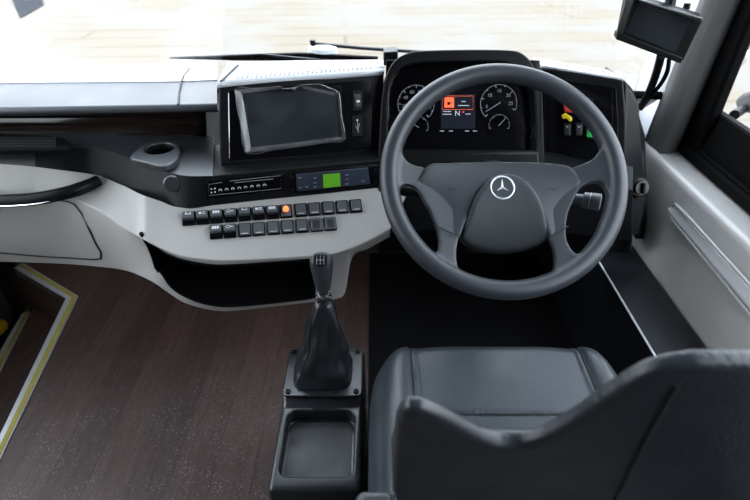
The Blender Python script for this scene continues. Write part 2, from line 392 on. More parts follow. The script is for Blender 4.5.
# window belt: black frame between sill and glass
def bar(a, b, w): return None
belt_prof = [(.915, .600), (.918, .622), (.935, .630), (.938, .66), (.948, .70), (.952, .738), (.958, .742), (.975, .742), (.975, .60)]
rows = [[V((x, y, z)) for y in (-.6, .5, 1.1, 1.66)] for x, z in belt_prof]
w2 = struct(link('window_2', fix(m_loft(rows, 2)), rubber, ang=20))
link('belt_seal', m_tube([V((.932, -.6, .632)), V((.932, 1.55, .632))], .006, 8), rubber, w2)
link('front_post', m_prism([V((.925, 1.45, .62)), V((.925, 1.58, .62)), V((.945, 1.54, 2.0)), V((.945, 1.41, 2.0))], (.035, 0, 0)), rubber, w2, bevel=.01)
link('pane', m_box(.005, 2.1, 1.32, (.966, .42, 1.40)), glassm, w2, smooth=False)
# windscreen pillar, grey
pb, pt = at(652, 137, y=1.56), at(707, 0, y=1.53)
pdir = (pt-pb)/(pt.z-pb.z)
def pil(z):
    p = pb+pdir*(z-pb.z)
    return [p, p+V((.02, -.035, 0)), p+V((.058, -.045, 0)), p+V((.085, -.02, 0)), p+V((.085, .05, 0)), p+V((.01, .06, 0))]
zs = [.5, .62, .8, 1.02, 1.5, 2.1]
secs = [pil(z) for z in zs]; vv = [p for s in secs for p in s]; ff = []
for i in range(len(zs)-1):
    for k in range(6): ff.append([i*6+k, i*6+(k+1) % 6, (i+1)*6+(k+1) % 6, (i+1)*6+k])
ff += [[0, 1, 2, 3, 4, 5], [30, 31, 32, 33, 34, 35]]
struct(link('trim_4', fix(mesh(vv, ff)), greyd, bevel=.012, seg=3, ang=20))
struct(link('wall_front_corner', m_box(.12, .32, 2.0, (.99, 1.75, .8)), skin, smooth=False))
# windscreen
gx = [-1.62, -1.2, -.6, 0, .5, .86]
gy = [1.50, 1.60, 1.66, 1.67, 1.645, 1.60]
rows = [[V((x, y+.0-(z-.76)*.12, z)) for x, y in zip(gx, gy)] for z in (.74, 1.2, 1.7, 2.15)]
w1 = struct(link('window_1', m_loft(rows, 4), glassm, solid=.006))
link('seal', m_tube(crom([V((x, y+.004, .742)) for x, y in zip(gx, gy)], 4), .012, 8), rubber, w1)
struct(link('wall_front', m_box(2.7, .04, .76, (-.33, 1.88, .25)), darkw, smooth=False))
struct(link('wall_front_outside', fix(m_loft([[V((x, y+.02, .735)) for x, y in zip(gx, gy)], [V((x, max(y+.16, 1.8), .6)) for x, y in zip(gx, gy)], [V((x, 1.92, .3)) for x in gx], [V((x, 1.92, -.5)) for x in gx]], 3)), skin, solid=.01))
struct(link('ceiling', m_box(2.7, 5.0, .05, (-.33, -.8, 2.13)), ceilm, smooth=False))
struct(link('wall_rear', m_box(2.7, .05, 3.0, (-.33, -3.2, .65)), darkw, smooth=False))
struct(link('wall_right_rear', m_box(.05, 2.5, 2.6, (1.0, -1.95, .85)), greyd, smooth=False))
# left side with the glazed entrance door
wl = struct(link('wall_left', join(m_box(.05, .35, 2.6, (-1.64, 1.74, .85)), m_box(.05, 2.9, 2.6, (-1.64, -1.75, .85))), greyd, smooth=False))
d1 = struct(link('door_1', join(m_box(.04, .06, 2.5, (-1.64, 1.53, .85)), m_box(.04, .06, 2.5, (-1.64, -.26, .85)), m_box(.04, 1.8, 1.0, (-1.64, .63, .1))), rubber, smooth=False))
link('pane', m_box(.006, 1.74, 1.45, (-1.64, .63, 1.33)), glassm, d1, smooth=False)
# ground outside
struct(link('ground', m_box(90, 90, .1, (0, 20, -.95)), pavem, smooth=False))
p1, p2, p3, p4 = at(9, -8, z=-.895), at(40, -9, z=-.895), at(44, 5, z=-.895), at(20, 19, z=-.895)
dc = link('drain_cover', m_prism([p1, p2, p3, p4], (0, 0, .01)), concrete)
dc['label'] = 'dark grey cover plate lying in the pale paving beyond the windscreen'; dc['category'] = 'cover plate'

fm = link('footwell_shade_mat', m_prism([V((-.02, .82, .002)), V((.6599, .82, .002)), V((.6599, 1.84, .002)), V((-.02, 1.84, .002))], (0, 0, .008)), rubber, bevel=.003)  # added black sheet that deepens the shade under the dash
fm['label'] = 'black mat added to deepen the shade on the footwell floor'; fm['category'] = 'mat'
# black ledge at the driver's right hand
ledge = thing('side_ledge', 'satin black ledge box between footwell and grey side lining', 'ledge', (.73, .9, 0))
link('body', m_box(.137, 2.25, .345, (.7285, .675, .1725)), mat('ledge_black', (.007, .008, .0105), .42, spec=.22, bump=.3, bscale=300), ledge, bevel=.006)
link('edge_highlight', m_tube([V((.661, -.45, .345)), V((.661, 1.78, .345))], .0028, 8), alu, ledge, label='thin bright line modelled as the edge highlight')  # bright tube stands in for the highlight along the ledge edge

# ------------------------------------------------------------------ dashboard
dash = thing('dashboard', 'full width black and grey dashboard under the windscreen with glovebox and open pocket', 'dashboard', (-.3, 1.3, .4))
U = [-120, 0, 60, 120, 178, 217]
r0 = [at(u, v, y=1.6) for u, v in zip(U, [73, 70, 68.5, 66.5, 64.5, 63])]
r1 = [at(u, v, z=.848) for u, v in zip(U, [84, 83, 82.5, 82, 81.5, 80])]
r2 = [at(u, v, z=.842) for u, v in zip(U, [109, 108, 107, 106, 105, 104])]
r2b = [p+V((0, -.004, -.014)) for p in r2]
r3 = [p+V((0, .03, -.03)) for p in r2]
r4 = [p+V((0, .10, -.03)) for p in r2]
link('front_strip', fix(m_loft([[p+V((0, .07, -.012)) for p in r0], r0, [p+V((0, 0, .0015)) for p in r1], [p+V((0, 0, -.01)) for p in r1]], 4)), glaredeck, dash, bevel=.002, label='strip along the windscreen, coloured pale to imitate sky glare')
link('top_pad', fix(m_loft([[p.lerp(q, .05)+V((0, 0, -.002)) for p, q in zip(r1, r0)], [p+V((0, 0, -.001)) for p in r1], r2, r2b, r3, r4], 4)), deckm, dash, bevel=.006, ang=30)
for pts in ([(178, 104.5), (179, 94), (181, 82), (184, 75), (190, 68)],):
    link('seam', m_tube([at(u, v, z=.850 if v < 83 else .8455) for u, v in pts], .0022, 6), thread, dash)
# glossy veneer in the recess
vt = [at(u, 110, y=1.30)+V((0, 0, .015)) for u in (-120, 0, 60, 120, 178, 206)]
vb = [at(u, v, y=1.275) for u, v in zip((-120, 0, 60, 120, 178, 206), (134, 134, 134, 134.5, 135, 136))]
link('veneer_panel', m_loft([vt, vb], 3), veneer, dash, solid=.008, label='glossy dark wood veneer panel')
# shelf with cup holder, black fascia below
SU = [-120, 0, 60, 100, 140, 180, 213]
sb = [p+V((0, 0, 0)) for p in [at(u, v, y=1.28) for u, v in zip(SU, (133, 133, 133, 133, 134, 135, 136))]]
s6 = [at(u, v, z=.735) for u, v in zip(SU, (152, 151, 149, 149, 163, 175, 176))]
s7 = [at(-120, 163, y=1.19), at(0, 164, y=1.19), at(60, 170, y=1.2), at(100, 176, z=.667), at(140, 194, z=.667), at(180, 207.5, z=.667), at(213, 205, z=.667)]
s7b = [p+V((0, .03, -.03)) for p in s7]
shelf = m_loft([sb, s6, s7, s7b], 4)
shelf = evaluated(fix(shelf), [('SOLIDIFY', dict(thickness=.008, offset=-1))])
cup = at(160, 151, z=.745)
shelf = cut(shelf, m_lathe([(.033, -.06), (.033, .06)], 40, Matrix.Translation(cup)))
shelf.materials.clear(); shelf.materials.append(shelfm); shelf.materials.append(blk)
for p in shelf.polygons: p.material_index = 1 if p.normal.z < .6 else 0  # upward faces take the sheen copy, the rest the darker black
link('shelf', shelf, None, dash, bevel=.004, ang=30)
ch_out = [at(u, v, z=.752) for u, v in ((130, 157), (136, 150), (144, 144.5), (152, 142), (160, 141), (168, 141.3), (176, 143), (179, 146), (179.5, 150), (178.5, 155), (176, 160), (170, 164), (164, 166), (155, 164.5), (146, 162), (137, 160))]
ch_out = crom_closed(ch_out, 3); N_ = len(ch_out); cc = V((cup.x, cup.y, .752))
ch_in = []
for p in ch_out:
    d = p-cc; a = math.atan2(d.y, d.x); ch_in.append(cc+V((.034*math.cos(a), .034*math.sin(a), 0)))
ch = link('cup_holder', m_ring(ch_out, ch_in, (0, 0, -.014)), mat('holder_black', (.04, .043, .048), .36), dash, bevel=.003, label='black cup holder ring with a round well')
link('well', m_lathe([(.0, -.06), (.0325, -.06), (.034, 0), (.036, 0), (.0345, -.062), (0, -.062)], 40, Matrix.Translation(V((cup.x, cup.y, .748)))), rubber, ch)
# vent at far left
vo = [at(u, v, z=.762) for u, v in ((-60, 132.5), (0, 134), (50, 135.5), (64, 138), (72, 145), (68, 148.5), (50, 149), (0, 149), (-60, 149))]
vn = link('air_vent', m_prism(vo, (0, 0, -.012)), rubber, dash, bevel=.003, label='black air vent with rounded end')
for i in range(7):
    v0 = 137+i*1.6
    link('slat', m_tube([at(-40, v0, z=.763), at(56, v0+.6, z=.763)], .0013, 6), blk, vn)
# round pivot cap on the fascia
kp = at(172, 183.5, y=1.078)
link('round_cap', m_lathe([(0, 0), (.0185, 0), (.0185, .006), (.016, .009), (0, .009)], 28, Matrix.Translation(kp) @ Matrix.Rotation(math.radians(70), 4, 'X') @ Matrix.Rotation(math.radians(18), 4, 'Y')), shelfm, dash, label='round black cap')

# grey lower shell with the open pocket
ST = [
 [(-120, 161), (-120, 190), (-120, 205), (-120, 240), (-120, 258)],
 [(0, 164), (0, 189), (0, 205), (0, 243), (0, 262)],
 [(60, 170), (60, 195), (60, 210), (60, 245), (60, 264)],
 [(100, 176), (98, 210), (97, 225), (97, 250), (98, 267)],
 [(122, 185), (119, 225), (120, 238), (122, 258), (126, 271)],
 [(140, 194), (140, 238), (148, 241), (156, 268), (150, 281)],
 [(160, 201), (160, 248), (164, 252), (172, 287), (168, 293)],
 [(180, 207.5), (180, 256), (183, 260), (190, 298), (184, 303)],
 [(215, 204.5), (210, 260), (211, 265), (212, 304.5), (208, 310)],
 [(240, 202), (235, 260.5), (236, 265), (236, 305.5), (232, 311.5)],
 [(290, 196.5), (285, 258), (285, 261.5), (285, 301), (282, 306)],
 [(315, 194), (312, 256), (314, 259), (314, 297), (312, 302.5)],
 [(340, 191), (333, 254), (332, 257), (333, 292), (335, 299.5)],
 [(365, 189), (346, 250), (346, 253), (346, 280), (345, 293)],
 [(378, 187.5), (352, 248), (352, 251), (352, 254), (352, 258)],
 [(395, 185.5), (368, 241), (368, 244), (368, 246), (368, 249)],
 [(412, 184), (390, 229), (390, 232), (390, 234), (390, 237)]]
rows = [[], [], [], [], []]
for i, s in enumerate(ST):
    g0 = at(*s[0], y=(1.19, 1.19, 1.2)[i]) if i < 3 else (at(*s[0], z=.667) if i < 5 else CON.hit(*s[0]))
    g1 = at(*s[1], y=(1.165, 1.165, 1.165, 1.125, 1.085)[i]) if i < 5 else CON.hit(*s[1])
    dy = [(0, 0, .035, .075), (0, 0, .035, .075), (0, 0, .035, .075), (0, 0, .045, .075), (0, .005, .04, .06)][i] if i < 5 else (0, .004, .05, .056)
    rows[0].append(g0); rows[1].append(g1)
    for k in (1, 2, 3): rows[k+1].append(at(*s[k+1], y=g1.y+dy[k]))
rows.append([p+V((0, .12, .01)) for p in rows[4]])
shell = m_loft(rows, 4, skip=lambda a, b: a == 2 and 5 <= b <= 10)
link('lower_shell', fix(shell), shellm, dash, bevel=.010, seg=4, ang=28, label='grey lower shell')
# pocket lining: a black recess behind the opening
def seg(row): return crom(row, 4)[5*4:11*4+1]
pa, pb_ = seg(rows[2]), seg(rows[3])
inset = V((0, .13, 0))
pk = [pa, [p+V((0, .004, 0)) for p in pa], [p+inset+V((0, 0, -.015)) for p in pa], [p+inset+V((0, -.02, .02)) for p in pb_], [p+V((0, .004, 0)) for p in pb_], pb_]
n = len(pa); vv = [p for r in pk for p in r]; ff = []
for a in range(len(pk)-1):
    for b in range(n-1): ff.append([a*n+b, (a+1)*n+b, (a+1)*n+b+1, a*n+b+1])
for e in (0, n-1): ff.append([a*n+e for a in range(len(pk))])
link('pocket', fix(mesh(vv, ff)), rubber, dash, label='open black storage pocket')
# rolled black lip along the pocket mouth
link('pocket_rim', m_tube(pa+list(reversed(pb_)), .004, 8, closed=True), rubber, dash)
link('notch', m_tube([at(141, 233, y=rows[2][5].y-.002), at(148, 246, y=rows[2][5].y+.004), at(158, 274, y=rows[3][5].y)], [.0045, .003, .0012], 8), rubber, dash)
# glovebox door on the grey shell
from mathutils.bvhtree import BVHTree
bvs = bmesh.new(); bvs.from_mesh(shell); bvh = BVHTree.FromBMesh(bvs)
def face(u, v):   # point on the glovebox front
    p = bvh.ray_cast(CAM, ray(u, v).normalized())[0]
    return p if p is not None else at(u, v, y=1.17)
tb = [(-110, 200, 247), (-60, 200, 249.5), (0, 200, 252), (30, 200, 254.5), (55, 200.5, 256.5), (68, 201.5, 257), (75, 205, 257.5), (82, 214, 258), (89, 229, 258.4), (96, 244, 258.6), (101, 252, 257.5)]
drow = [[face(u, a+(b-a)*k/7)+V((0, -.0035, .001)) for u, a, b in tb] for k in range(8)]
drow = [[p+V((0, .02, 0)) for p in drow[0]]]+drow+[[p+V((0, .02, 0)) for p in drow[-1]]]
gd = link('door', fix(m_loft(drow, 2)), shellm, dash, bevel=.002, label='grey glovebox door')
link('seam', m_tube([p+V((0, -.002, 0)) for p in [face(u, b+.6) for u, a, b in tb]+[face(u, a-.5) for u, a, b in reversed(tb)]], .0020, 6, closed=True), thread, dash)
hp = crom([face(-110, 197)+V((0, -.035, 0)), face(-40, 195)+V((0, -.04, 0)), face(0, 193)+V((0, -.042, 0)), face(40, 191.5)+V((0, -.04, 0)), face(70, 187)+V((0, -.034, 0)), face(88, 183)+V((0, -.022, 0)), face(98, 181.5)+V((0, .0, 0))], 5)
gh = link('handle', m_tube(hp, [.0155]*(len(hp)-4)+[.015, .015, .0155, .016], 14), blk, gd, label='curved black grab handle')
link('handle_trim', m_tube([p+V((0, -.0150, -.006)) for p in hp[:-12]], .0016, 6), chrome, gh, label='thin bright line')

# centre screen panel
PC = [(218, 84), (300, 77.5), (383, 71.5), (384, 110), (381, 153), (300, 160), (220, 166), (218, 125)]
pf = link('screen_fascia', m_prism([PANEL.hit(u, v) for u, v in PC], (0, .16, -.05)), blk, dash, bevel=.006, label='black screen surround')
INN = [(228, 91), (300, 85), (371, 80), (372, 112), (371, 150), (300, 155.5), (229, 161), (228, 125)]
plate('gloss_insert', INN, PANEL, .0015, gloss, pf)
link('bright_line', m_tube([PANEL.hit(228.5, 93, .002), PANEL.hit(229.5, 158, .002)], .0008, 6), chrome, pf)
# deck over the panel with a perforated speaker strip
k1 = [at(217, 84, y=1.19)+V((0, -.002, .002)), at(300, 77.5, y=1.235)+V((0, -.002, .002)), at(384, 71, y=1.28)+V((0, -.002, .002))]
k3 = [at(228, 62, y=1.5), at(300, 60.5, y=1.52), at(384, 59.5, y=1.54)]
dk = [k1, [p.lerp(q, .5) for p, q in zip(k1, k3)], k3, [p+V((0, .01, -.08)) for p in k3]]
link('speaker_deck', fix(m_loft(dk, 3)), glaredeck, dash, solid=.01)
def dots(quad, nx, ny, r, name, mat_, parent):
    mes = []
    for j in range(ny):
        for i in range(nx):
            a, b = (i+.5)/nx, (j+.5)/ny
            p = (quad[0]*(1-a)+quad[1]*a)*(1-b)+(quad[3]*(1-a)+quad[2]*a)*b
            mes.append(m_lathe([(r*.5, 0), (r, 0), (r, .0006), (r*.5, .0006)], 6, Matrix.Translation(p)))
    return link(name, join(*mes), mat_, parent, smooth=False)
def dkp(k, t): p = k1[0].lerp(k1[1], k*2) if k < .5 else k1[1].lerp(k1[2], k*2-1); o = k3[0].lerp(k3[1], k*2) if k < .5 else k3[1].lerp(k3[2], k*2-1); return p.lerp(o, t)+V((0, 0, .0012))
q = [dkp(.1, .36), dkp(.93, .36), dkp(.93, .10), dkp(.1, .10)]
dots(q, 30, 3, .0028, 'perforation', thread, dash)
link('seam', m_tube([dkp(.02, .05), dkp(.05, .4), dkp(.08, .8)], .0025, 6), thread, dash)

# upright black strip under the panel
tp = [STRIP.hit(u, v) for u, v in ((213, 176), (260, 171.5), (320, 165.7), (380, 160), (430, 155.5))]
bt = [STRIP.hit(u, v) for u, v in ((213, 205), (260, 200), (320, 194), (380, 187.5), (430, 182.5))]
bk = [at(213, 160, y=1.24)+V((0, 0, -.02)), at(260, 158, y=1.28)+V((0, 0, -.02)), at(320, 154, y=1.3)+V((0, 0, -.02)), at(380, 150, y=1.33)+V((0, 0, -.02)), at(430, 148, y=1.35)+V((0, 0, -.02))]
for i, p in enumerate(bk): bk[i] = V((p.x, p.y, .737))
sf = link('control_strip', fix(m_loft([bk, tp, bt, [p+V((0, .03, -.03)) for p in bt]], 3)), blk, dash, solid=.008, bevel=.003)
# cowl under the cluster, knee panel, right end
kp_ = [[at(378, 152, y=1.24), at(460, 152, y=1.24), at(545, 155, y=1.24), at(632, 168, y=1.17)],
       [at(378, 172, y=1.17), at(460, 168, y=1.17), at(545, 170, y=1.16), at(632, 190, y=1.13)],
       [at(378, 232, y=1.12), at(460, 226, y=1.14), at(545, 228, y=1.16), at(632, 238, y=1.14)],
       [at(378, 250, y=1.30), at(460, 245, y=1.30), at(545, 245, y=1.30), at(632, 250, y=1.28)]]
link('knee_panel', fix(m_loft(kp_, 3)), blk, dash, solid=.01, bevel=.008, ang=20)
# right hand panel and end pod
RC = [(541, 67), (585, 73.5), (624, 80), (627, 120), (626, 169), (585, 168), (542, 166)]
rp = link('switch_fascia', m_prism([RPAN.hit(u, v) for u, v in RC], (0, .1, -.01)), blk, dash, bevel=.006, label='black switch surround at the right end')
plate('gloss_insert', [(548, 78), (585, 83), (616, 88), (618, 120), (617, 160), (585, 159), (548, 157)], RPAN, .0015, gloss, rp)
link('bright_line', m_tube([RPAN.hit(612, 90, .002), RPAN.hit(613, 156, .002)], .0007, 6), chrome, rp)
vs = [RPAN.hit(543, 66.5, -.002)+V((0, 0, .003)), RPAN.hit(624, 79.5, -.002)+V((0, 0, .003)), RPAN.hit(624, 79.5)+V((-.012, .065, .004)), RPAN.hit(543, 66.5)+V((-.01, .075, .004))]
vsl = link('defrost_vent', m_prism(vs, (0, 0, -.02)), glaredeck, dash, bevel=.004, label='light perforated defrost strip')
a_, b_, c_, d_ = [p+V((0, 0, .0008)) for p in vs]
dots([a_.lerp(d_, .8).lerp(b_, .05), b_.lerp(c_, .8).lerp(a_, .05), b_.lerp(c_, .2).lerp(a_, .05), a_.lerp(d_, .2).lerp(b_, .05)], 26, 3, .002, 'perforation', thread, vsl)
ep = [at(625, 80, y=1.235), at(634, 90, y=1.25), at(640, 104, y=1.26), at(641, 150, y=1.24), at(643, 200, y=1.20), at(640, 235, y=1.19), at(618, 240, y=1.17), at(626, 170, y=1.15)]
link('end_pod', m_prism(ep, (0, .14, 0)), blk, dash, bevel=.012, seg=4)
link('end_filler', m_prism([at(638, 110, y=1.32), at(645, 134, y=1.45), at(648, 240, y=1.4), at(636, 240, y=1.32)], (0, .2, 0)), blk, dash, bevel=.006)

# ------------------------------------------------------------------ instrument binnacle
clu = thing('instrument_cluster', 'hooded instrument cluster with dials and lit display behind the steering wheel', 'instrument cluster', tuple(c0))
HO = Plane(at(465, 60, t=1.22), at(465, 60, t=1.22)+V((1, 0, 0)), at(465, 60, t=1.22)+V((0, -math.sin(math.radians(20)), -math.cos(math.radians(20)))))
ho_out = [(378, 168), (379, 140), (380.5, 112), (383, 88), (388, 71), (396, 59.5), (408, 53), (425, 50.5), (470, 49.5), (508, 50), (521, 52.5), (530, 60), (536, 70), (541, 82), (543, 100), (544, 130), (545, 166)]
ho_in = [(388, 160), (388, 140), (388, 118), (388.5, 96), (392, 80), (399, 70), (410, 64.5), (427, 62.5), (470, 61.5), (500, 62), (512, 65), (521, 71), (528, 79), (533, 90), (535, 104), (536, 130), (536, 160)]
ho = crom([HO.hit(u, v) for u, v in ho_out], 3); hi = crom([HO.hit(u, v) for u, v in ho_in], 3)
link('hood', m_strip_ring(ho, hi, (0, .13, -.042)), blk, clu, bevel=.004, ang=40, label='black hood')
fc = [(386, 60), (540, 60), (542, 160), (384, 160)]
plate('face', fc, CLU, .004, gloss, clu, off=-.004)
plate('lower_cowl', [(384, 150), (541, 150), (542, 172), (383, 172)], CLU, .05, blk, clu, off=0, bevel=.01)
# bright chrome curve at the right and thin tubes that imitate small reflections
link('bright_line', m_tube(crom([HO.hit(533.5, 90, -.02), HO.hit(535.5, 108, -.02), HO.hit(535, 122, -.02), HO.hit(531, 138, -.02)], 4), .0016, 6), chrome, clu)
link('bright_line', m_tube(crom([HO.hit(541, 92, .001), HO.hit(541.5, 140, .001)], 4), .001, 6), chrome, clu)
link('bright_line', m_tube(crom([HO.hit(388.5, 120, -.02), HO.hit(388.8, 96, -.02), HO.hit(392.5, 80, -.02), HO.hit(399, 71, -.02)], 4), .0012, 6), chrome, clu)
def dial(name, u, v, r, a0, a1, nt, needle, labels=(), pm=whitel):
    c = CLU.hit(u, v); M = CLU.mat(c)
    d = link(name, m_lathe([(0, .0005), (r*1.06, .0005), (r*1.06, .003), (r*1.0, .003), (r*.99, .0015), (0, .0015)], 48, M), gloss, clu)
    mes = []
    arc = [V((r*.93*math.cos(a), r*.93*math.sin(a), .002)) for a in [math.radians(a0+(a1-a0)*i/40) for i in range(41)]]
    mes.append(m_tube(arc, r*.012+.0002, 4))
    for i in range(nt+1):
        a = math.radians(a0+(a1-a0)*i/nt); l = .78 if i % 2 == 0 else .86
        mes.append(m_tube([V((r*l*math.cos(a), r*l*math.sin(a), .002)), V((r*.93*math.cos(a), r*.93*math.sin(a), .002))], r*.022+.0002, 4))
    for s, a in labels:
        a = math.radians(a); mes.append(xf(m_text(s, r*.24), Matrix.Translation((r*.62*math.cos(a), r*.62*math.sin(a), .002))))
    link('scale', xf(join(*mes), M), pm, d)
    a = math.radians(needle)
    link('needle', xf(m_tube([V((-r*.1*math.cos(a), -r*.1*math.sin(a), .004)), V((r*.8*math.cos(a), r*.8*math.sin(a), .004))], [.0011, .0007], 6), M), whitel, d)
PXM = c0.y/ray(465, 105).y/F
dial('speedometer', 416, 104, 19.5*PXM, 225, -45, 12, 225, [('20', 190), ('40', 150), ('60', 110), ('80', 70), ('100', 30), ('120', -15), ('0', 225)])
dial('tachometer', 498.5, 103.5, 19.5*PXM, 225, -20, 8, 212, [('5', 195), ('10', 140), ('15', 90), ('20', 40), ('25', 0)])
dial('fuel_gauge', 418, 127, 11*PXM, 200, -20, 6, 150)
dial('temperature_gauge', 499, 125, 11*PXM, 200, -20, 6, 48)
dsp = plate('display', [(441, 94), (475, 94), (475, 129), (441, 129)], CLU, .002, lcdbg, clu, bevel=.0005, label='lit colour display')
pt_ = lambda u, v: CLU.mat(CLU.hit(u, v, .0022))
plate('warning_field', [(444.5, 97.5), (454, 97.5), (454, 107.5), (444.5, 107.5)], CLU, .0006, orange, dsp, off=.002, bevel=0, label='orange warning field')
link('warning_symbol', xf(join(m_box(.006, .007, .0004, (-.001, -.001, .0012)), m_box(.002, .004, .0004, (.004, 0, .0012))), pt_(449, 103)), gloss, dsp)
fr = [CLU.hit(u, v, .0023) for u, v in ((442.5, 96), (473, 96), (473, 109.5), (442.5, 109.5))]
link('field_border', m_tube(fr, .0005, 4, closed=True), orange, dsp)
link('gear_letter', xf(m_text('N', .017), pt_(457.5, 113.5)), whiteb, dsp)
tx = []
for u, v, w in ((463.5, 101.5, 4), (463.5, 105.5, 11), (447, 111.5, 8), (447, 114.2, 9), (468, 114, 5)):
    link('readout_line', xf(m_box(w*PXM, .0016, .0004), pt_(u, v)), whiteb, dsp)
for u, w in ((442, 4), (451, 4), (467, 4), (475, 4)):
    link('telltale', xf(m_box(w*PXM, .0014, .0004), pt_(u, 131)), whiteb, clu)
link('blue_telltale', xf(m_box(.006, .005, .0004), pt_(409, 127)), blued, clu)
link('red_telltale', xf(m_box(.003, .003, .0004), pt_(463.5, 112)), redl, dsp)
# little black sensor box on the deck beside the hood
sb_ = link('sensor_box', m_prism([at(383.5, 66, y=1.36), at(398, 65, y=1.36), at(398, 51.5, y=1.36), at(383.5, 52.5, y=1.36)], (0, .05, 0)), blk, bevel=.004)
sb_['label'] = 'small black sensor box on the dash top left of the instrument hood'; sb_['category'] = 'sensor'

# ------------------------------------------------------------------ screen, film, sockets
scr = thing('infotainment_screen', 'dark touch screen in the black centre panel under crinkled clear film', 'screen', tuple(PANEL.hit(292, 118)))
plate('bezel', [(240, 91), (341, 86), (343, 142), (244, 151)], PANEL, .003, gloss, scr, off=.0015)
plate('glass', [(246, 94), (336, 89.5), (338, 139), (249, 147)], PANEL, .0008, screenm, scr, off=.0045, bevel=.0004)
link('side_buttons', join(*[xf(m_box(.004, .002, .0004), PANEL.mat(PANEL.hit(243.5+i*.35, 104+i*6, .0047))) for i in range(6)]), white, scr)
film = thing('protective_film', 'crinkled clear protective film peeling at its edges over the touch screen', 'film', tuple(PANEL.hit(292, 118)))
fo = [(235, 89.5), (250, 88.5), (268, 87.3), (280, 86.2), (284, 88.5), (296, 87), (300, 84.8), (320, 84), (329, 88), (339, 93), (341.5, 116), (345, 139.5), (330, 142), (300, 146.5), (270, 150.5), (246, 153.5), (241, 125)]
nf = len(fo); cpt = PANEL.hit(292, 118, .0062)
random.seed(3)
outer = [PANEL.hit(u, v, .008+random.uniform(0, .006)) for u, v in fo]
inner = [p.lerp(cpt, .12)+PANEL.n*(-.004) for p in outer]; inner = [p-PANEL.n*((p-cpt).dot(PANEL.n)-.0005-random.uniform(0, .001)) for p in inner]
vv = outer+inner+[cpt]; ff = []
for i in range(nf):
    j = (i+1) % nf; ff += [[i, j, nf+j, nf+i], [nf+i, nf+j, 2*nf]]
link('sheet', fix(mesh(vv, ff)), filmm, film, solid=.0003, smooth=False)
ev = crom_closed(outer, 2)
link('edge_crease', m_tube(ev, .0010, 5, closed=True), filmedge, film)
def edge_band(a, b, w0, w1):
    p, q_ = PANEL.hit(*a, .010), PANEL.hit(*b, .010); r_, s_ = PANEL.hit(a[0]+w0[0], a[1]+w0[1], .008), PANEL.hit(b[0]+w1[0], b[1]+w1[1], .008)
    return mesh([p, q_, s_, r_], [[0, 1, 2, 3]])
link('folded_edge', join(edge_band((235.5, 90), (246.5, 153), (6, 1.5), (5, -3)), edge_band((246, 153), (344, 139.5), (3, -5), (-3, -3)), edge_band((340, 94), (345, 139), (-2.5, 2), (-2.5, -2)), edge_band((236, 89.8), (282, 87), (3, 4), (-4, 2)), edge_band((300, 85), (338, 93), (4, 4), (-6, 2))), filmedge, film, solid=.0003, smooth=False)
def socket(px, label, usb):
    cx = sum(p[0] for p in px)/4; cy = sum(p[1] for p in px)/4
    t = thing('usb_socket' if usb else 'toggle_switch', label, 'socket' if usb else 'switch', tuple(PANEL.hit(cx, cy)))
    plate('frame', px, PANEL, .003, blk, t, off=.0015, bevel=.0012)
    M = PANEL.mat(PANEL.hit(cx, cy, .0046))
    if usb:
        link('port', xf(m_box(.006, .013, .001), M), thread, t)
        link('symbol', xf(join(m_tube([V((0, -.016, .0004)), V((0, .008, .0004))], .0005, 5), m_lathe([(0, 0), (.0022, 0), (.0022, .0006), (0, .0006)], 10, Matrix.Translation((0, .013, 0))), m_tube([V((0, -.004, .0004)), V((.004, .001, .0004)), V((.004, .005, .0004))], .0005, 5), m_tube([V((0, -.009, .0004)), V((-.004, -.004, .0004)), V((-.004, .0, .0004))], .0005, 5)), M @ Matrix.Translation((0, 0, .0006))), white, t)
    else:
        link('rocker', xf(m_box(.014, .030, .004), M), switchm, t, bevel=.001)
        link('symbol', xf(m_box(.008, .005, .0005, (0, -.002, .0023)), M), white, t)
socket([(353, 90.5), (363, 90), (363, 110), (353, 111)], 'upper of two small black inserts right of the touch screen with a pale bar', False)
socket([(352.5, 115.5), (363, 114.8), (363, 136), (352.5, 137)], 'lower of two small black inserts right of the touch screen with a forked symbol', True)

# ------------------------------------------------------------------ heater panel and radio on the strip
hp_ = thing('heater_panel', 'black heater control panel with a row of small dials in a white outline', 'control panel', tuple(STRIP.hit(245, 185)))
plate('panel', [(206, 181.5), (284, 173.5), (284, 190.5), (207, 199)], STRIP, .003, gloss, hp_, bevel=.001)
link('outline', m_tube([STRIP.hit(u, v, .0034) for u, v in ((230, 181), (281, 175.5), (281.5, 188.5), (209, 195.5), (209, 184.5), (222, 182.3))], .0005, 5), softm, hp_)
for i in range(8):
    u = 220.5+i*6.3; v = 190.2-i*.72
    M = STRIP.mat(STRIP.hit(u, v, .003))
    k = link('knob', m_lathe([(0, 0), (.0042, 0), (.0038, .004), (0, .004)], 14, M), blk, hp_)
    link('mark', xf(m_tube([V((.003*math.cos(a), .003*math.sin(a)+.001, .0043)) for a in [math.pi*(-.1+1.2*j/8) for j in range(9)]], .0007, 5), M), white, k)
link('symbol_column', join(*[xf(m_box(.003, .003, .0005), STRIP.mat(STRIP.hit(u, v, .0034))) for u, v in ((211.5, 189), (215, 188.5), (211.5, 192.5), (215, 192))]), white, hp_)
link('caption_line', xf(m_box(.085, .0012, .0004), STRIP.mat(STRIP.hit(254, 180.8, .0034))), softm, hp_)
rd = thing('radio', 'blue black radio unit with a glowing green display', 'radio', tuple(STRIP.hit(335, 181)))
plate('body', [(290, 172.8), (379, 164.5), (380, 184.5), (290, 194)], STRIP, .004, gloss, rd, bevel=.0015)
plate('face', [(296, 174.5), (368, 167.8), (370, 184), (297, 191.5)], STRIP, .003, bluegrey, rd, off=.004, bevel=.001)
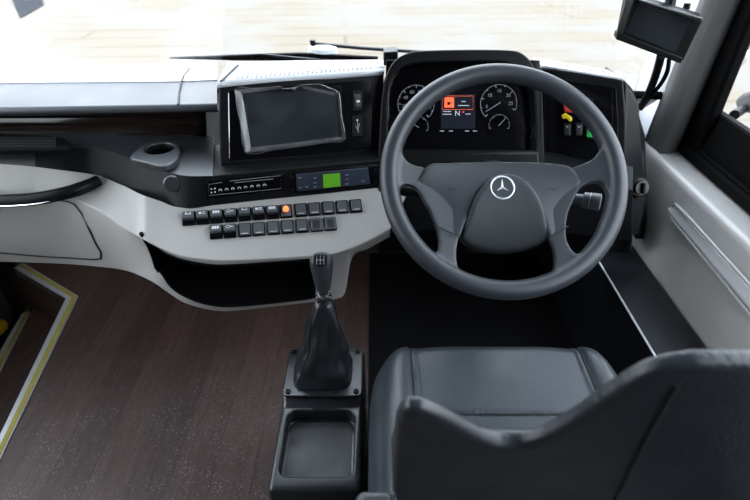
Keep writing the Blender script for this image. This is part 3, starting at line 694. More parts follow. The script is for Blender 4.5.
plate('display', [(323, 174.6), (340, 173), (340.5, 186.2), (323.5, 188)], STRIP, .001, green, rd, off=.007, bevel=0, label='green lit display')
for u, v in ((300, 178), (300, 188), (307, 187), (315, 178.5), (315, 183), (315, 187), (347, 175), (347, 179.5), (347, 184), (363, 181)):
    b = link('button', xf(m_box(.010, .005, .002), STRIP.mat(STRIP.hit(u, v, .008))), bluegrey, rd, bevel=.0006)
    link('mark', xf(m_box(.006, .0018, .0004), STRIP.mat(STRIP.hit(u, v, .0092))), whitel, b)
for u, v in ((374.5, 170), (375, 181), (292.5, 178), (292.5, 190)):
    link('knob', m_lathe([(0, 0), (.004, 0), (.0035, .005), (0, .005)], 16, STRIP.mat(STRIP.hit(u, v, .004))), blk, rd)
ri = link('indicator_lamp', m_lathe([(0, 0), (.006, 0), (.005, .004), (0, .006)], 16, STRIP.mat(STRIP.hit(379.5, 190.5, .0))), redl)
ri['label'] = 'small red lamp at the left rim of the steering wheel'; ri['category'] = 'lamp'

# ------------------------------------------------------------------ switches on the sloping console
UP_U = [189, 202.8, 216.9, 230.8, 244.9, 258.8, 272.5, 286, 300.8, 314.3, 328.2, 342, 355.7]
LO_U = [216.3, 230.2, 244.9, 259, 273.3, 287.6, 302, 316.3, 330.3]
up_v = lambda u: 219-(u-189)*12.6/166.7
lo_v = lambda u: 232.4-(u-216.3)*8.2/114
# row directions in the console plane
ROLL = math.atan2((CON.hit(355, up_v(355))-CON.hit(189, 219)).dot(CON.y), (CON.hit(355, up_v(355))-CON.hit(189, 219)).dot(CON.x))
PITCHW = (CON.hit(258.8, up_v(258.8))-CON.hit(244.9, up_v(244.9))).length
SWW = PITCHW*.91; SWH = .0335
GRP = 'rocker switches on the grey console'
def m_bezel(w, h): return xf(m_prism(rnd_rect(w, h, .0025, 3), (0, 0, .004)), Matrix.Translation((0, 0, 0)))
def rocker_mesh(w, h, full=False):
    # pressed rocker seen from the side: cut short below, where the black bezel imitates its shaded lower half
    p = [(-h*.16, .004), (-h*.10, .0125), (-h*.08, .0135), (h/2-.001, .0125), (h/2, .011), (h/2, .004)]
    if full: p = [(-h/2, .004), (-h/2, .009), (-h*.05, .0075), (h/2-.001, .011), (h/2, .010), (h/2, .004)]
    v = [V((-w/2, a, b)) for a, b in p]
    return m_prism(v, (w, 0, 0))
ICON = {}
def icon(kind):
    t = []
    if kind % 4 == 0: t = [m_box(.010, .0014, .0004), m_box(.0014, .005, .0004, (.004, .001, 0)), m_box(.0014, .004, .0004, (-.003, .002, 0))]
    elif kind % 4 == 1: t = [m_box(.004, .004, .0004, (-.003, 0, 0)), m_box(.006, .001, .0004, (.003, .0015, 0)), m_box(.006, .001, .0004, (.003, -.0015, 0))]
    elif kind % 4 == 2: t = [m_box(.003, .005, .0004, (-.004, 0, 0)), m_box(.003, .005, .0004, (0, 0, 0)), m_box(.003, .005, .0004, (.004, 0, 0))]
    else: t = [m_tube([V((.0035*math.cos(a)-.002, .0025*math.sin(a), 0)) for a in [2*math.pi*j/10 for j in range(10)]], .0005, 4, True), m_box(.004, .0012, .0004, (.004, 0, 0))]
    return join(*t)
bez_me = m_bezel(SWW, SWH)
rock_me = rocker_mesh(SWW*.84, SWH*.84)
blank_me = m_prism(rnd_rect(SWW*.80, SWH*.82, .002, 3), (0, 0, .003)); xf(blank_me, Matrix.Translation((0, 0, .004)))
notch_me = m_box(SWW*.5, .0012, .0006, (0, -SWH*.30, .0073))
rec_me = m_ring(rnd_rect(SWW*.88, SWH*.88, .002, 3), rnd_rect(SWW*.55, SWH*.62, .002, 3), (0, 0, .004)); xf(rec_me, Matrix.Translation((0, 0, .003)))
inr_me = rocker_mesh(SWW*.48, SWH*.56, True); xf(inr_me, Matrix.Translation((0, 0, -.002)))
ordn = ['first', 'second', 'third', 'fourth', 'fifth', 'sixth', 'seventh', 'eighth', 'ninth', 'tenth', 'eleventh', 'twelfth', 'thirteenth']
def switch(u, v, kind, label, ic=0):
    M = CON.mat(CON.hit(u, v), ROLL)
    names = {'rocker': 'rocker_switch', 'blank': 'switch_blank', 'recess': 'rocker_switch', 'lamp': 'indicator_lamp'}
    t = thing(names[kind], label, {'rocker': 'switch', 'blank': 'switch blank', 'recess': 'switch', 'lamp': 'lamp'}[kind], m=M, group={'rocker': GRP, 'recess': GRP, 'blank': 'blank switch covers on the grey console', 'lamp': None}[kind])
    link('bezel', bez_me, gloss, t, local=True, bevel=.0008, seg=2)
    if kind == 'rocker':
        r = link('rocker', rock_me, coverm, t, local=True, bevel=.001, seg=2)
        me = icon(ic); xf(me, Matrix.Translation((0, SWH*.2, .0134)) @ Matrix.Rotation(math.radians(-4), 4, 'X') @ Matrix.Scale(1.3, 4))
        link('symbol', me, white, r, local=True, smooth=False)
    elif kind == 'blank':
        b = link('cover', blank_me, coverm, t, local=True, bevel=.0008, seg=2)
        link('release_notch', notch_me, white, b, local=True, smooth=False)
    elif kind == 'recess':
        link('surround', rec_me, coverm, t, local=True, bevel=.0008, seg=2)
        link('rocker', inr_me, switchm, t, local=True, bevel=.001, seg=2)
    else:
        link('cover', blank_me, coverm, t, local=True, bevel=.0008, seg=2)
        link('collar', m_lathe([(0, .006), (.009, .006), (.0085, .012), (.007, .014), (0, .014)], 24), chrome, t, local=True)
        link('lens', m_lathe([(0, .014), (.0068, .014), (.0062, .019), (.0035, .022), (0, .0225)], 24), amber, t, local=True, label='glowing amber lens')
for i, u in enumerate(UP_U):
    if i < 7: switch(u, up_v(u), 'rocker', f'black rocker switch with a white symbol, {ordn[i]} from left in the upper row', i)
    elif i == 7: switch(u, up_v(u), 'lamp', 'push knob with a glowing amber lens in the upper switch row')
    else: switch(u, up_v(u), 'blank', f'black blank cover, {ordn[i-8]} right of the amber lamp, upper row')
for i, u in enumerate(LO_U):
    if i < 2: switch(u, lo_v(u), 'rocker', f'black rocker switch, {ordn[i]} from left in the lower row', i+2)
    elif i < 7: switch(u, lo_v(u), 'blank', f'black blank cover, {ordn[i-2]} of the five in the lower row of the console')
    else: switch(u, lo_v(u), 'recess', ('black recessed rocker switch beside the blank covers in the lower row', 'black recessed rocker switch at the right end of the lower row')[i-7])

# ------------------------------------------------------------------ controls right of the wheel
def tab(name, px, m, label, cat, th=.006):
    o = plate(name, px, RPAN, th, m, None, off=.0015, bevel=.002); o['label'] = label; o['category'] = cat; return o
tab('warning_tag', [(563, 101.5), (567, 102), (576, 109), (574.5, 113), (564, 112)], redp, 'small red tag on the black panel right of the wheel', 'tag')
tab('warning_tag', [(561, 115.5), (565, 112.8), (571.5, 117), (572, 121), (569, 122), (566.5, 118.5), (562.5, 119)], yelp, 'small curved yellow tag just below the red one', 'tag')
def rsw(px, label, lit=None):
    cx = sum(p[0] for p in px)/4; cy = sum(p[1] for p in px)/4
    t = thing('rocker_switch', label, 'switch', tuple(RPAN.hit(cx, cy)), group='switches right of the steering wheel')
    plate('bezel', px, RPAN, .003, blk, t, off=.0015)
    q = [(cx+(p[0]-cx)*.78, cy+(p[1]-cy)*.8) for p in px]
    r = plate('rocker', q, RPAN, .003, switchm, t, off=.0045, bevel=.0012)
    if lit:
        link('symbol', xf(m_tube([V((-.005, -.004, 0)), V((.005, -.004, 0)), V((0, .005, 0))], .0009, 5, True), RPAN.mat(RPAN.hit(cx, cy+.5, .008))), greenl, r, label='green lit triangle symbol')
        plate('lamp_field', [(cx-2.8, cy-3), (cx+2.8, cy-2.6), (cx+2.8, cy+3.2), (cx-2.8, cy+2.8)], RPAN, .0003, mat('green_glow', (.01, .1, .03), .4, emit=(.01, .5, .09), estr=.25), r, off=.0075, bevel=0)
    else:
        link('symbol', xf(m_box(.004, .0018, .0004), RPAN.mat(RPAN.hit(cx, cy-3, .0078))), white, r)
rsw([(563.5, 123), (571, 123.5), (571, 136.5), (563.5, 136)], 'black rocker switch directly under the yellow tag')
rsw([(575.5, 122.5), (582.5, 123), (582.5, 137), (575.5, 136.5)], 'black rocker switch between the yellow tag and the green lit switch')
rsw([(586, 128.5), (593.5, 129), (593.5, 139.5), (586, 139)], 'switch with a green lit triangle beside the right rim of the wheel', True)
rk = plate('panel_insert', [(584, 97), (593, 98), (593, 106), (584, 105)], RPAN, .003, blk, None, off=.0015); rk['label'] = 'small square black insert above the switches, half behind the wheel rim'; rk['category'] = 'insert'
# light switch / key barrel on the end pod
lk = at(637, 187, y=1.19)
kb = thing('ignition_knob', 'round black ignition knob on the dash end right of the wheel', 'knob', tuple(lk))
Mk = Matrix.Translation(lk) @ Matrix.Rotation(math.radians(68), 4, 'X')
link('collar', m_lathe([(0, 0), (.026, 0), (.024, .012), (.021, .014), (0, .014)], 32, Mk), blk, kb, bevel=.001)
link('barrel', m_lathe([(0, .014), (.017, .014), (.016, .028), (0, .029)], 28, Mk), switchm, kb)
link('ring', xf(m_tube([V((.0185*math.cos(a), .019*math.sin(a), .0145)) for a in [2*math.pi*j/28 for j in range(28)]], .001, 6, True), Mk), plate_m, kb)
link('grip', xf(m_box(.007, .026, .012, (0, 0, .033)), Mk), blk, kb, bevel=.002)
for (u, v, l) in ((612, 178, 'upper'), (615, 215, 'lower')):
    o = link('dash_button', m_lathe([(0, 0), (.009, 0), (.008, .006), (0, .007)], 20, Matrix.Translation(at(u, v, y=1.128 if l == 'upper' else 1.13)) @ Matrix.Rotation(math.radians(68), 4, 'X')), switchm)
    o['label'] = f'{l} small round black button under the dash right of the wheel rim'; o['category'] = 'button'

# ------------------------------------------------------------------ steering wheel
RO = (WH.hit(628, 182)-WH.hit(379, 182)).length/2
TR = .0182; RM = RO-TR
ctr = (WH.hit(628, 182)+WH.hit(379, 182))/2
wt, wb = WH.hit(503.5, 65), WH.hit(503.5, 300)
RVv = (wt-wb).length/2
ctr = V((ctr.x, (wt.y+wb.y)/2, (wt.z+wb.z)/2))
RM = (RO+RVv)/2-TR
print('wheel', RO, RVv, ctr)
WH.o = ctr
sw = thing('steering_wheel', 'dark grey four spoke steering wheel with a chrome star badge', 'steering wheel', tuple(ctr))
def w2(px): return [V((*WH.loc(WH.hit(u, v)), 0)) for u, v in px]
holes = [
 [(400.5, 188), (409.6, 185), (418, 190), (424, 200), (431, 212), (437, 230), (438.5, 246), (435, 255), (429, 254), (418, 245), (407, 226), (401, 206)],
 [(582, 187), (591, 182), (600, 182), (606, 190), (606, 203), (600, 222), (590, 244), (580, 253.5), (573, 252), (567.5, 238), (569, 216), (575, 200)],
 [(460, 236), (457, 250), (458, 268), (468, 278), (485, 284), (510, 286), (530, 284), (545, 279), (554, 268), (555, 250), (551, 236), (545, 221), (532, 207), (507, 202), (480, 207), (467, 221)],
 [(403, 142), (402, 151), (405, 159), (411, 163.5), (424, 166), (440, 170), (470, 174), (510, 174), (540, 174), (562, 170), (577, 165), (591, 160), (599, 152), (602, 140), (592, 112), (570, 92), (540, 82), (503, 78), (465, 82), (437, 92), (415, 113)]]
def wheel_body():
    cu = bpy.data.curves.new('w', 'CURVE'); cu.dimensions = '2D'; cu.fill_mode = 'BOTH'; cu.extrude = .0085
    def poly(pts):
        s = cu.splines.new('POLY'); s.points.add(len(pts)-1); s.use_cyclic_u = True
        for a, p in zip(s.points, pts): a.co = (p.x, p.y, 0, 1)
    poly([V((RM*math.cos(a), RM*math.sin(a), 0)) for a in [2*math.pi*i/96 for i in range(96)]])
    for h in holes: poly(crom_closed(w2(h), 4))
    o = bpy.data.objects.new('tmp', cu); COL.objects.link(o)
    dg = bpy.context.evaluated_depsgraph_get(); r = bpy.data.meshes.new_from_object(o.evaluated_get(dg)); bpy.data.objects.remove(o)
    r = fix(r)
    tor = m_tube([V((RM*math.cos(a), RM*math.sin(a), 0)) for a in [2*math.pi*i/128 for i in range(128)]], TR, 20, True)
    return r, tor
body, tor = wheel_body()
b1 = remesh(join(body, tor), .0028, 10, .5)
dish = lambda x, y: -.030*max(0, 1-(math.hypot(x, y)/(RM-.012))**2)
for v in b1.vertices: v.co.z += dish(v.co.x, v.co.y)
# part the one smooth surface into rim and spokes
def split(me, keep):
    bm = bmesh.new(); bm.from_mesh(me)
    bmesh.ops.delete(bm, geom=[f for f in bm.faces if not keep(f.calc_center_median())], context='FACES')
    r = bpy.data.meshes.new('mesh'); bm.to_mesh(r); bm.free(); return r
Mw = WH.mat(ctr)
isrim = lambda c: math.hypot(c.x, c.y) > RM-TR*.98
yb = WH.loc(WH.hit(500, 212))[1]
bm0 = bmesh.new(); bm0.from_mesh(b1); bm0.faces.ensure_lookup_table()
own = {}
for f in bm0.faces:
    c = f.calc_center_median()
    own[f.index] = 'r' if isrim(c) else (c.x >= 0, c.y > yb)
# loose slivers left between hole and rim go with the rim
for key in ((False, False), (False, True), (True, False), (True, True)):
    todo = {i for i, k in own.items() if k == key}; isl = []
    while todo:
        st = [todo.pop()]; g = list(st)
        while st:
            f = bm0.faces[st.pop()]
            for e in f.edges:
                for h in e.link_faces:
                    if h.index in todo: todo.discard(h.index); st.append(h.index); g.append(h.index)
        isl.append(g)
    isl.sort(key=len)
    for g in isl[:-1]:
        for i in g: own[i] = 'r'
def pick(key):
    b = bm0.copy(); b.faces.ensure_lookup_table()
    bmesh.ops.delete(b, geom=[f for f in b.faces if own[f.index] != key], context='FACES')
    m = bpy.data.meshes.new('mesh'); b.to_mesh(m); b.free(); return xf(m, Mw)
link('rim', pick('r'), wheelm, sw)
for key in ((False, False), (False, True), (True, False), (True, True)): link('spoke', pick(key), wheelm, sw)
# centre cover
cov = [(431, 163.5), (445, 162), (471, 160), (510, 159), (539, 160.2), (560, 163), (570, 166), (577, 172), (582, 179), (579.5, 190), (573, 203), (568.5, 215), (568, 226), (560, 231), (551, 235), (546, 219), (536, 206), (507, 201), (479, 206), (467, 220), (460, 236), (450, 232), (439.5, 227), (437, 214), (430, 201), (423, 189), (419, 180), (424, 171)]
def pillow(px, base, top, vox, it, k=3):
    o = crom_closed(w2(px), k); me = m_prism([p+V((0, 0, top)) for p in o], (0, 0, base-top)); me = remesh(me, vox, it, .5)
    return me
cv = pillow(cov, -.016, .014, .0028, 12)
cvx = WH.loc(WH.hit(503, 182))
for v in cv.vertices:
    v.co.z += dish(v.co.x, v.co.y)+.004-1.1*(v.co.x-cvx[0])**2*max(0, min(1, (cvx[1]+.03-v.co.y)/.08))
link('hub_cover', xf(cv, Mw), wheelm, sw)
pad = [(463, 236), (467, 222), (472, 206), (478, 192), (486, 181), (495, 175), (506, 173), (518, 175), (528, 181), (537, 193), (544, 208), (549, 224), (552, 236), (540, 242.5), (524, 247), (507, 248), (490, 247), (475, 243)]
pd = pillow(pad, 0, .027, .0028, 16)
EYc = WH.loc(WH.hit(502.5, 190))[1]
for v in pd.vertices:
    v.co.z += dish(v.co.x, v.co.y)+.003
    if v.co.y < EYc and v.co.z > -.02: v.co.z -= 4.0*(v.co.y-EYc)**2
link('horn_pad', xf(pd, Mw), wheeld, sw)
# seams between cover and rim spokes
def wline(px, h, r=.0013): 
    return m_tube([V((p.x, p.y, h+dish(p.x, p.y))) for p in crom(w2(px), 3)], r, 6)
for px in ([(433, 163), (426, 170), (420, 180)], [(568, 165), (577, 172), (582, 179)], [(439, 227), (451, 232.5), (461, 237)], [(568.5, 226), (560, 231), (551, 236.5)]):
    link('seam', xf(wline(px, .013), Mw), thread, sw)
for px in ([(448, 187), (453, 189), (457, 187.5)], [(551, 187), (556, 188.5), (560, 186.5)]):
    link('horn_mark', xf(wline(px, .0185, .0008), Mw), thread, sw)
# three pointed star in a ring
ec = WH.hit(502.5, 187.5); ex, ey = WH.loc(ec); er = .0215
ez = dish(ex, ey)+.029
eb = link('badge_ring', xf(m_tube([V((ex+er*math.cos(a), ey+er*math.sin(a), ez)) for a in [2*math.pi*i/48 for i in range(48)]], .0019, 10, True), Mw), badge, sw, label='chrome badge ring')
vv = []; ff = []
for k in range(3):
    a = math.radians(90+120*k); b = a+math.radians(60)
    vv += [V((ex+er*math.cos(a), ey+er*math.sin(a), ez)), V((ex+er*.2*math.cos(b), ey+er*.2*math.sin(b), ez-.0005))]
vv += [V((ex, ey, ez+.0035)), V((ex, ey, ez-.002))]
for i in range(6): ff += [[i, (i+1) % 6, 6], [(i+1) % 6, i, 7]]
link('star', xf(fix(mesh(vv, ff)), Mw), badge, eb, smooth=False, label='chrome three pointed star')
# steering column
colm = thing('steering_column', 'black steering column with stalks behind the steering wheel', 'steering column', tuple(ctr))
axis = WH.n
cA, cB = ctr-axis*.055, ctr-axis*.30
link('shroud', xf(m_lathe([(0, -.055), (.05, -.055), (.062, -.075), (.066, -.13), (.060, -.24), (0, -.30)], 32), Mw), blk, colm, bevel=.004)
link('shaft', m_tube([cB+axis*.05, V((ctr.x, 1.62, .10))], .035, 16), rubber, colm)
sA, sB = WH.hit(556, 196, -.085), at(601, 202.5, t=1.05)
d_ = (sB-sA)
rs = link('stalk', m_tube([sA, sA+d_*.6, sA+d_*.62, sA+d_*.97, sB], [.009, .011, .0158, .0158, .012], 20), stalkg, colm, label='black control stalk with a ribbed grey end')
link('twist_end', m_tube([sA+d_*.80, sA+d_*.985], .0166, 20), stalkg, rs)
link('mark_ring', m_tube([sA+d_*.755, sA+d_*.765], .0164, 20), white, rs)
sA, sB = WH.hit(440, 196, -.085), at(398, 189, t=1.08)
link('stalk', m_tube([sA, sA.lerp(sB, .7), sB], [.007, .009, .011], 16), blk, colm)

# ------------------------------------------------------------------ gear console
gx0, gx1 = -.198, -.026
gc = thing('gear_console', 'black floor console with an oblong tray and screwed plate for the gear lever', 'console', (-.112, .73, 0))
bodyp = [V((gx0+.006, .575, 0)), V((gx0, .565, .30)), V((gx0, .575, .345)), V((gx0, .765, .352)), V((gx0, .78, .366)), V((gx0+.003, .905, .372)), V((gx0+.003, .92, .35)), V((gx0+.006, .93, 0))]
cons = m_prism(bodyp, (gx1-gx0, 0, 0))
for v in cons.vertices:
    if v.co.x > -.1 : v.co.x = gx0+gx1-v.co.x+ (0)
cons = m_prism(bodyp, (gx1-gx0, 0, 0))
trw, trh = .142, .150; trc = V(((gx0+gx1)/2, .677, 0))
cutm = m_prism([p+trc+V((0, 0, .318)) for p in rnd_rect(trw, trh, .02, 6)], (0, 0, .1))
cons = evaluated(cons, [('BEVEL', dict(width=.012, segments=4, limit_method='ANGLE', angle_limit=math.radians(40)))])
cons = cut(cons, cutm)
link('body', cons, plate_m, gc, bevel=.003, ang=50)
link('tray_mat', m_prism([p+trc+V((0, 0, .318)) for p in rnd_rect(trw-.012, trh-.012, .016, 6)], (0, 0, .002)), mat('tray_rubber', (.03, .032, .034), .55, bump=.6, bscale=60, var=.12, vscale=20), gc, bevel=.001)
gp0 = V(((gx0+gx1)/2, .838, .372)); tl = math.atan2(.006, .125)
Mg = Matrix.Translation(gp0) @ Matrix.Rotation(tl, 4, 'X')
link('plate', xf(m_prism(rnd_rect(.168, .135, .012, 5), (0, 0, .006)), Mg), plate_m, gc, bevel=.002, label='black cover plate')
for sx in (-1, 1):
    for sy in (-1, 1):
        link('screw', m_lathe([(0, .006), (.0062, .006), (.0055, .0095), (.002, .010), (0, .0085)], 14, Mg @ Matrix.Translation((sx*.072, sy*.056, 0))), blk, gc)
# small side tunnel between console and seat
tn = link('seat_rail', m_box(.016, .5, .06, (-.013, .55, .10)), blk, bevel=.004); tn['label'] = 'black floor rail between the gear console and the seat'; tn['category'] = 'rail'
# gear lever
kb0 = at(322, 270, y=.855)
gl = thing('gear_lever', 'gear lever with a leather gaiter and a knob showing the shift pattern', 'gear lever', tuple(gp0))
top = at(324, 300, y=.85); base = gp0+V((-.002, -.002, .006))
random.seed(11)
secs = []; NS = 26; NA = 48
for i in range(NS+1):
    s = i/NS; z = base.z+(top.z-base.z)*s; cx = base.x+(top.x-base.x)*s; cy = base.y+(top.y-base.y)*s
    w = .060*(1-s)**.85*(1-.15*math.sin(s*3.1))+.0165*s**.5; h = .050*(1-s)**.85*(1-.15*math.sin(s*3.1))+.0165*s**.5
    if i == 0: w, h = .064, .052
    ring = []
    for k in range(NA):
        a = 2*math.pi*k/NA; e = 2.0+2.2*(1-s); c, sn = math.cos(a), math.sin(a)
        r = 1/((abs(c)**e+abs(sn)**e)**(1/e))
        fold = 1+.13*math.sin(a*4+s*5)*math.sin(s*math.pi)**.7+.085*math.sin(a*7-s*9)*math.sin(s*math.pi)+.05*math.sin(s*22+a*2)*(s > .05)*(1-s)
        ring.append(V((cx+w*r*c*fold, cy+h*r*sn*fold, z)))
    secs.append(ring)
vv = [p for s in secs for p in s]; ff = []
for i in range(NS):
    for k in range(NA): ff.append([i*NA+k, i*NA+(k+1) % NA, (i+1)*NA+(k+1) % NA, (i+1)*NA+k])
ff += [list(range(NA)), [NS*NA+k for k in range(NA)]]
gm = link('gaiter', fix(mesh(vv, ff)), mat('gaiter_leather', (.012, .0135, .016), .3, bump=.3, bscale=300), gl, ang=80, label='creased black leather gaiter')
for a_i in (30, 18):
    link('seam', m_tube([secs[i][a_i]+(secs[i][a_i]-V((base.x, base.y, secs[i][a_i].z))).normalized()*.0008 for i in range(1, NS)], .0016, 6), thread, gm)
ax = (kb0-top).normalized()
Mt = Matrix.Translation(top) @ ax.to_track_quat('Z', 'Y').to_matrix().to_4x4()
link('collar', m_lathe([(0, -.01), (.0165, -.01), (.0175, -.004), (.0150, .0), (.0145, .004), (.0165, .007), (.0165, .011), (.013, .013), (.012, .022), (0, .022)], 28, Mt), mat('collar_gloss', (.05, .052, .056), .18, metal=.6), gl)
link('ring', m_lathe([(0, .013), (.0142, .013), (.0142, .018), (0, .018)], 28, Mt), chrome, gl, label='bright ring')
Lk = (kb0-top).length
kprof = [(0, .02), (.0125, .02), (.0145, .028), (.0175, .045), (.0215, Lk+.002), (.0235, Lk+.016), (.022, Lk+.026), (.016, Lk+.034), (.007, Lk+.037), (0, Lk+.0375)]
kn = m_lathe(kprof, 32)
for v in kn.vertices: v.co.y *= .92
kn = evaluated(kn, [('SUBSURF', dict(levels=1))])
knob = link('knob', xf(kn, Mt), wheelm, gl, ang=80)
# shift pattern cap on the driver's side of the knob top
cz = V((0, -.66, .75)).normalized(); cxv = V((1, 0, 0)); cyv = cz.cross(cxv)
capM = Matrix.Translation(top+ax*(Lk+.016)+cz*.0205) @ Matrix((cxv, cyv, cz)).transposed().to_4x4()
link('cap', xf(m_prism(rnd_rect(.027, .024, .006, 5), (0, 0, .004)), capM), blk, knob, bevel=.0015)
pat = [m_tube([V((x, -.004, .0044)), V((x, .004, .0044))], .0005, 5) for x in (-.007, 0, .007)]+[m_tube([V((-.007, 0, .0044)), V((.007, 0, .0044))], .0005, 5)]
for x, (a, b) in zip((-.007, 0, .007), (('1', '2'), ('3', '4'), ('5', '6'))):
    pat += [xf(m_text(a, .0055), Matrix.Translation((x, .0068, .0042))), xf(m_text(b, .0055), Matrix.Translation((x, -.0068, .0042)))]
link('shift_pattern', xf(join(*pat), capM), softm, knob)

# ------------------------------------------------------------------ driver's seat
SX0, SX1 = -.012, .505; SC = (SX0+SX1)/2
seat = thing('driver_seat', 'dark blue grey leather driver seat seen from behind with a scooped backrest', 'seat', (SC, .6, 0))
def cushion():
    nx, ny = 150, 130; y0, y1 = .32, .85; hw = (SX1-SX0)/2; hy = (y1-y0)/2; cy = (y0+y1)/2
    vv = []; ff = []
    for j in range(ny+1):
        for i in range(nx+1):
            a = -1+2*i/nx; b = -1+2*j/ny
            # rounded outline: squash the square onto a superellipse
            e = 5.0
            m = max(abs(a), abs(b)); L_ = (abs(a)**e+abs(b)**e)**(1/e) if m > 0 else 1
            k = m/L_ if L_ > 0 else 1
            x = SC+hw*a*k; y = cy+hy*b*k
            d = 1-m                                   # 0 at the edge
            edge = min(1, d/.17); rnd = math.sqrt(max(0, 1-(1-edge)**2))
            z = .40+.072*rnd
            px_ = (x-SC)/hw
            bol = max(0, (abs(px_)-.62)/.38); z += .020*math.sin(min(1, bol*1.3)*math.pi)*rnd
            z += -.010*(1-px_*px_)*max(0, 1-abs((y-.55)/.3))
            g = 0
            if y > .30: g = max(g, math.exp(-((abs(px_)-.665-.02*(y-.6))*hw/.0035)**2))
            if abs(px_) < .665: g = max(g, .9*math.exp(-((y-.652)/.0035)**2))
            z -= .0065*g*rnd
            vv.append(V((x, y, z)))
    n = nx+1
    for j in range(ny):
        for i in range(nx): ff.append([j*n+i, j*n+i+1, (j+1)*n+i+1, (j+1)*n+i])
    # skirt
    bor = [i for i in range(n)]+[j*n+nx for j in range(1, ny+1)]+[ny*n+i for i in range(nx-1, -1, -1)]+[j*n for j in range(ny-1, 0, -1)]
    s = len(vv); c = V((SC, cy, 0))
    for q in bor: p = vv[q]; vv.append(V((c.x+(p.x-c.x)*.985, c.y+(p.y-c.y)*.985, .335)))
    for i in range(len(bor)):
        j = (i+1) % len(bor); ff.append([bor[i], s+i, s+j, bor[j]])
    ff.append([s+i for i in range(len(bor))])
    return fix(mesh(vv, ff))
cush = link('cushion', cushion(), leather, seat, ang=70)
from mathutils.bvhtree import BVHTree
cb_ = bmesh.new(); cb_.from_mesh(cush.data); cbv = BVHTree.FromBMesh(cb_)
def on_cush(x, y): return cbv.ray_cast(V((x, y, 1)), V((0, 0, -1)))[0]
hw_ = (SX1-SX0)/2
for sx in (-1, 1):
    link('seam', m_tube([on_cush(SC+sx*hw_*(.665+.02*(y-.6)), y)+V((0, 0, .0016)) for y in [.40+i*.0148 for i in range(30)]], .0019, 6), thread, cush)
link('seam', m_tube([on_cush(SC+hw_*.66*(-1+i/10), .652)+V((0, 0, .0016)) for i in range(21)], .0019, 6), thread, cush)
link('base', m_box(.40, .40, .30, (SC, .58, .16)), blk, seat, bevel=.02)
link('rail', m_box(.46, .44, .02, (SC, .58, .01)), rubber, seat)
# backrest, leaning, seen from behind
BP = Plane(V((SC, .285, .955)), V((SC+1, .285, .955)), V((SC, .40, .47)))
if BP.n.z > 0 and BP.n.y > 0: BP.n = -BP.n
bo = [(392, 530), (392, 490), (393, 455), (395, 428), (398, 414), (405, 406.5), (414, 404), (426, 405.5), (446, 413), (470, 425.5), (490, 434.5), (505, 438), (521, 437), (541, 430), (570, 413), (600, 391), (628, 372), (645, 363), (662, 357.5), (680, 354), (700, 352)]
bl = [V((*BP.loc(BP.hit(u, v)), 0)) for u, v in bo]
cxm = 0.0
half = [p for p in bl if p.x < -.004]
lowz = [V((-.185, -.50, 0)), V((-.20, -.42, 0)), V((-.215, -.30, 0))]
left = lowz+[p for p in half if p.y > -.25]
outline = left+[V((-p.x, p.y, 0)) for p in reversed(left)]
print('back', [tuple(round(c, 3) for c in p) for p in left])
oc = crom(outline, 3)
bm_ = m_prism([p+V((0, 0, .011)) for p in oc], (0, 0, -.016))
bm_ = remesh(bm_, .004, 10, .5)
for v in bm_.vertices:
    x, y = v.co.x, v.co.y
    v.co.z += -.12*x*x                      # wraps round the driver
    if v.co.z+.12*x*x < .006: v.co.z -= .05*max(0, min(1, -(y+.10)/.15))
MB_ = BP.mat(BP.o)
bk_ = link('backrest', xf(bm_, MB_), leather, seat, ang=80)
edge_in = []
for p in crom([q for q in outline], 3):
    edge_in.append(p)
# piping just inside the rim on the back face
cen = V((0, -.25, 0)); pts = []
for i, p in enumerate(edge_in):
    a = edge_in[max(0, i-1)]; b = edge_in[min(len(edge_in)-1, i+1)]; t = (b-a).normalized(); nrm = V((t.y, -t.x, 0))
    q = p+nrm*.008; pts.append(V((q.x, q.y, -.12*q.x*q.x+.0085)))
link('piping', xf(m_tube(pts, .0018, 8), MB_), thread, bk_)
for sx in (1,):
    a = V((*BP.loc(BP.hit(671, 372)), 0)); b = V((*BP.loc(BP.hit(640, 430)), 0)); c = V((*BP.loc(BP.hit(608, 500)), 0)); d = V((*BP.loc(BP.hit(580, 560)), 0))
    link('seam', xf(m_tube([V((-sx*p.x if False else p.x*sx, p.y, -.12*p.x*p.x+.0108)) for p in crom([a, b, c, d], 5)], .0022, 8), MB_), thread, bk_)
# armrest stub and recliner knob at the left of the backrest
link('armrest', m_prism([V((-.028, .425, .594)), V((-.028, .12, .57)), V((-.028, .12, .52)), V((-.028, .41, .545))], (.056, 0, 0)), leather, seat, bevel=.014, seg=5)
link('recliner', m_prism([V((.022, .40, .62)), V((.022, .37, .66)), V((.022, .33, .62)), V((.022, .36, .50)), V((.022, .42, .50))], (.014, 0, 0)), plate_m, seat, bevel=.005)
link('hinge_plate', m_prism([V((.02, .44, .40)), V((.02, .36, .62)), V((.02, .30, .60)), V((.02, .34, .36))], (.012, 0, 0)), blk, seat, bevel=.003)

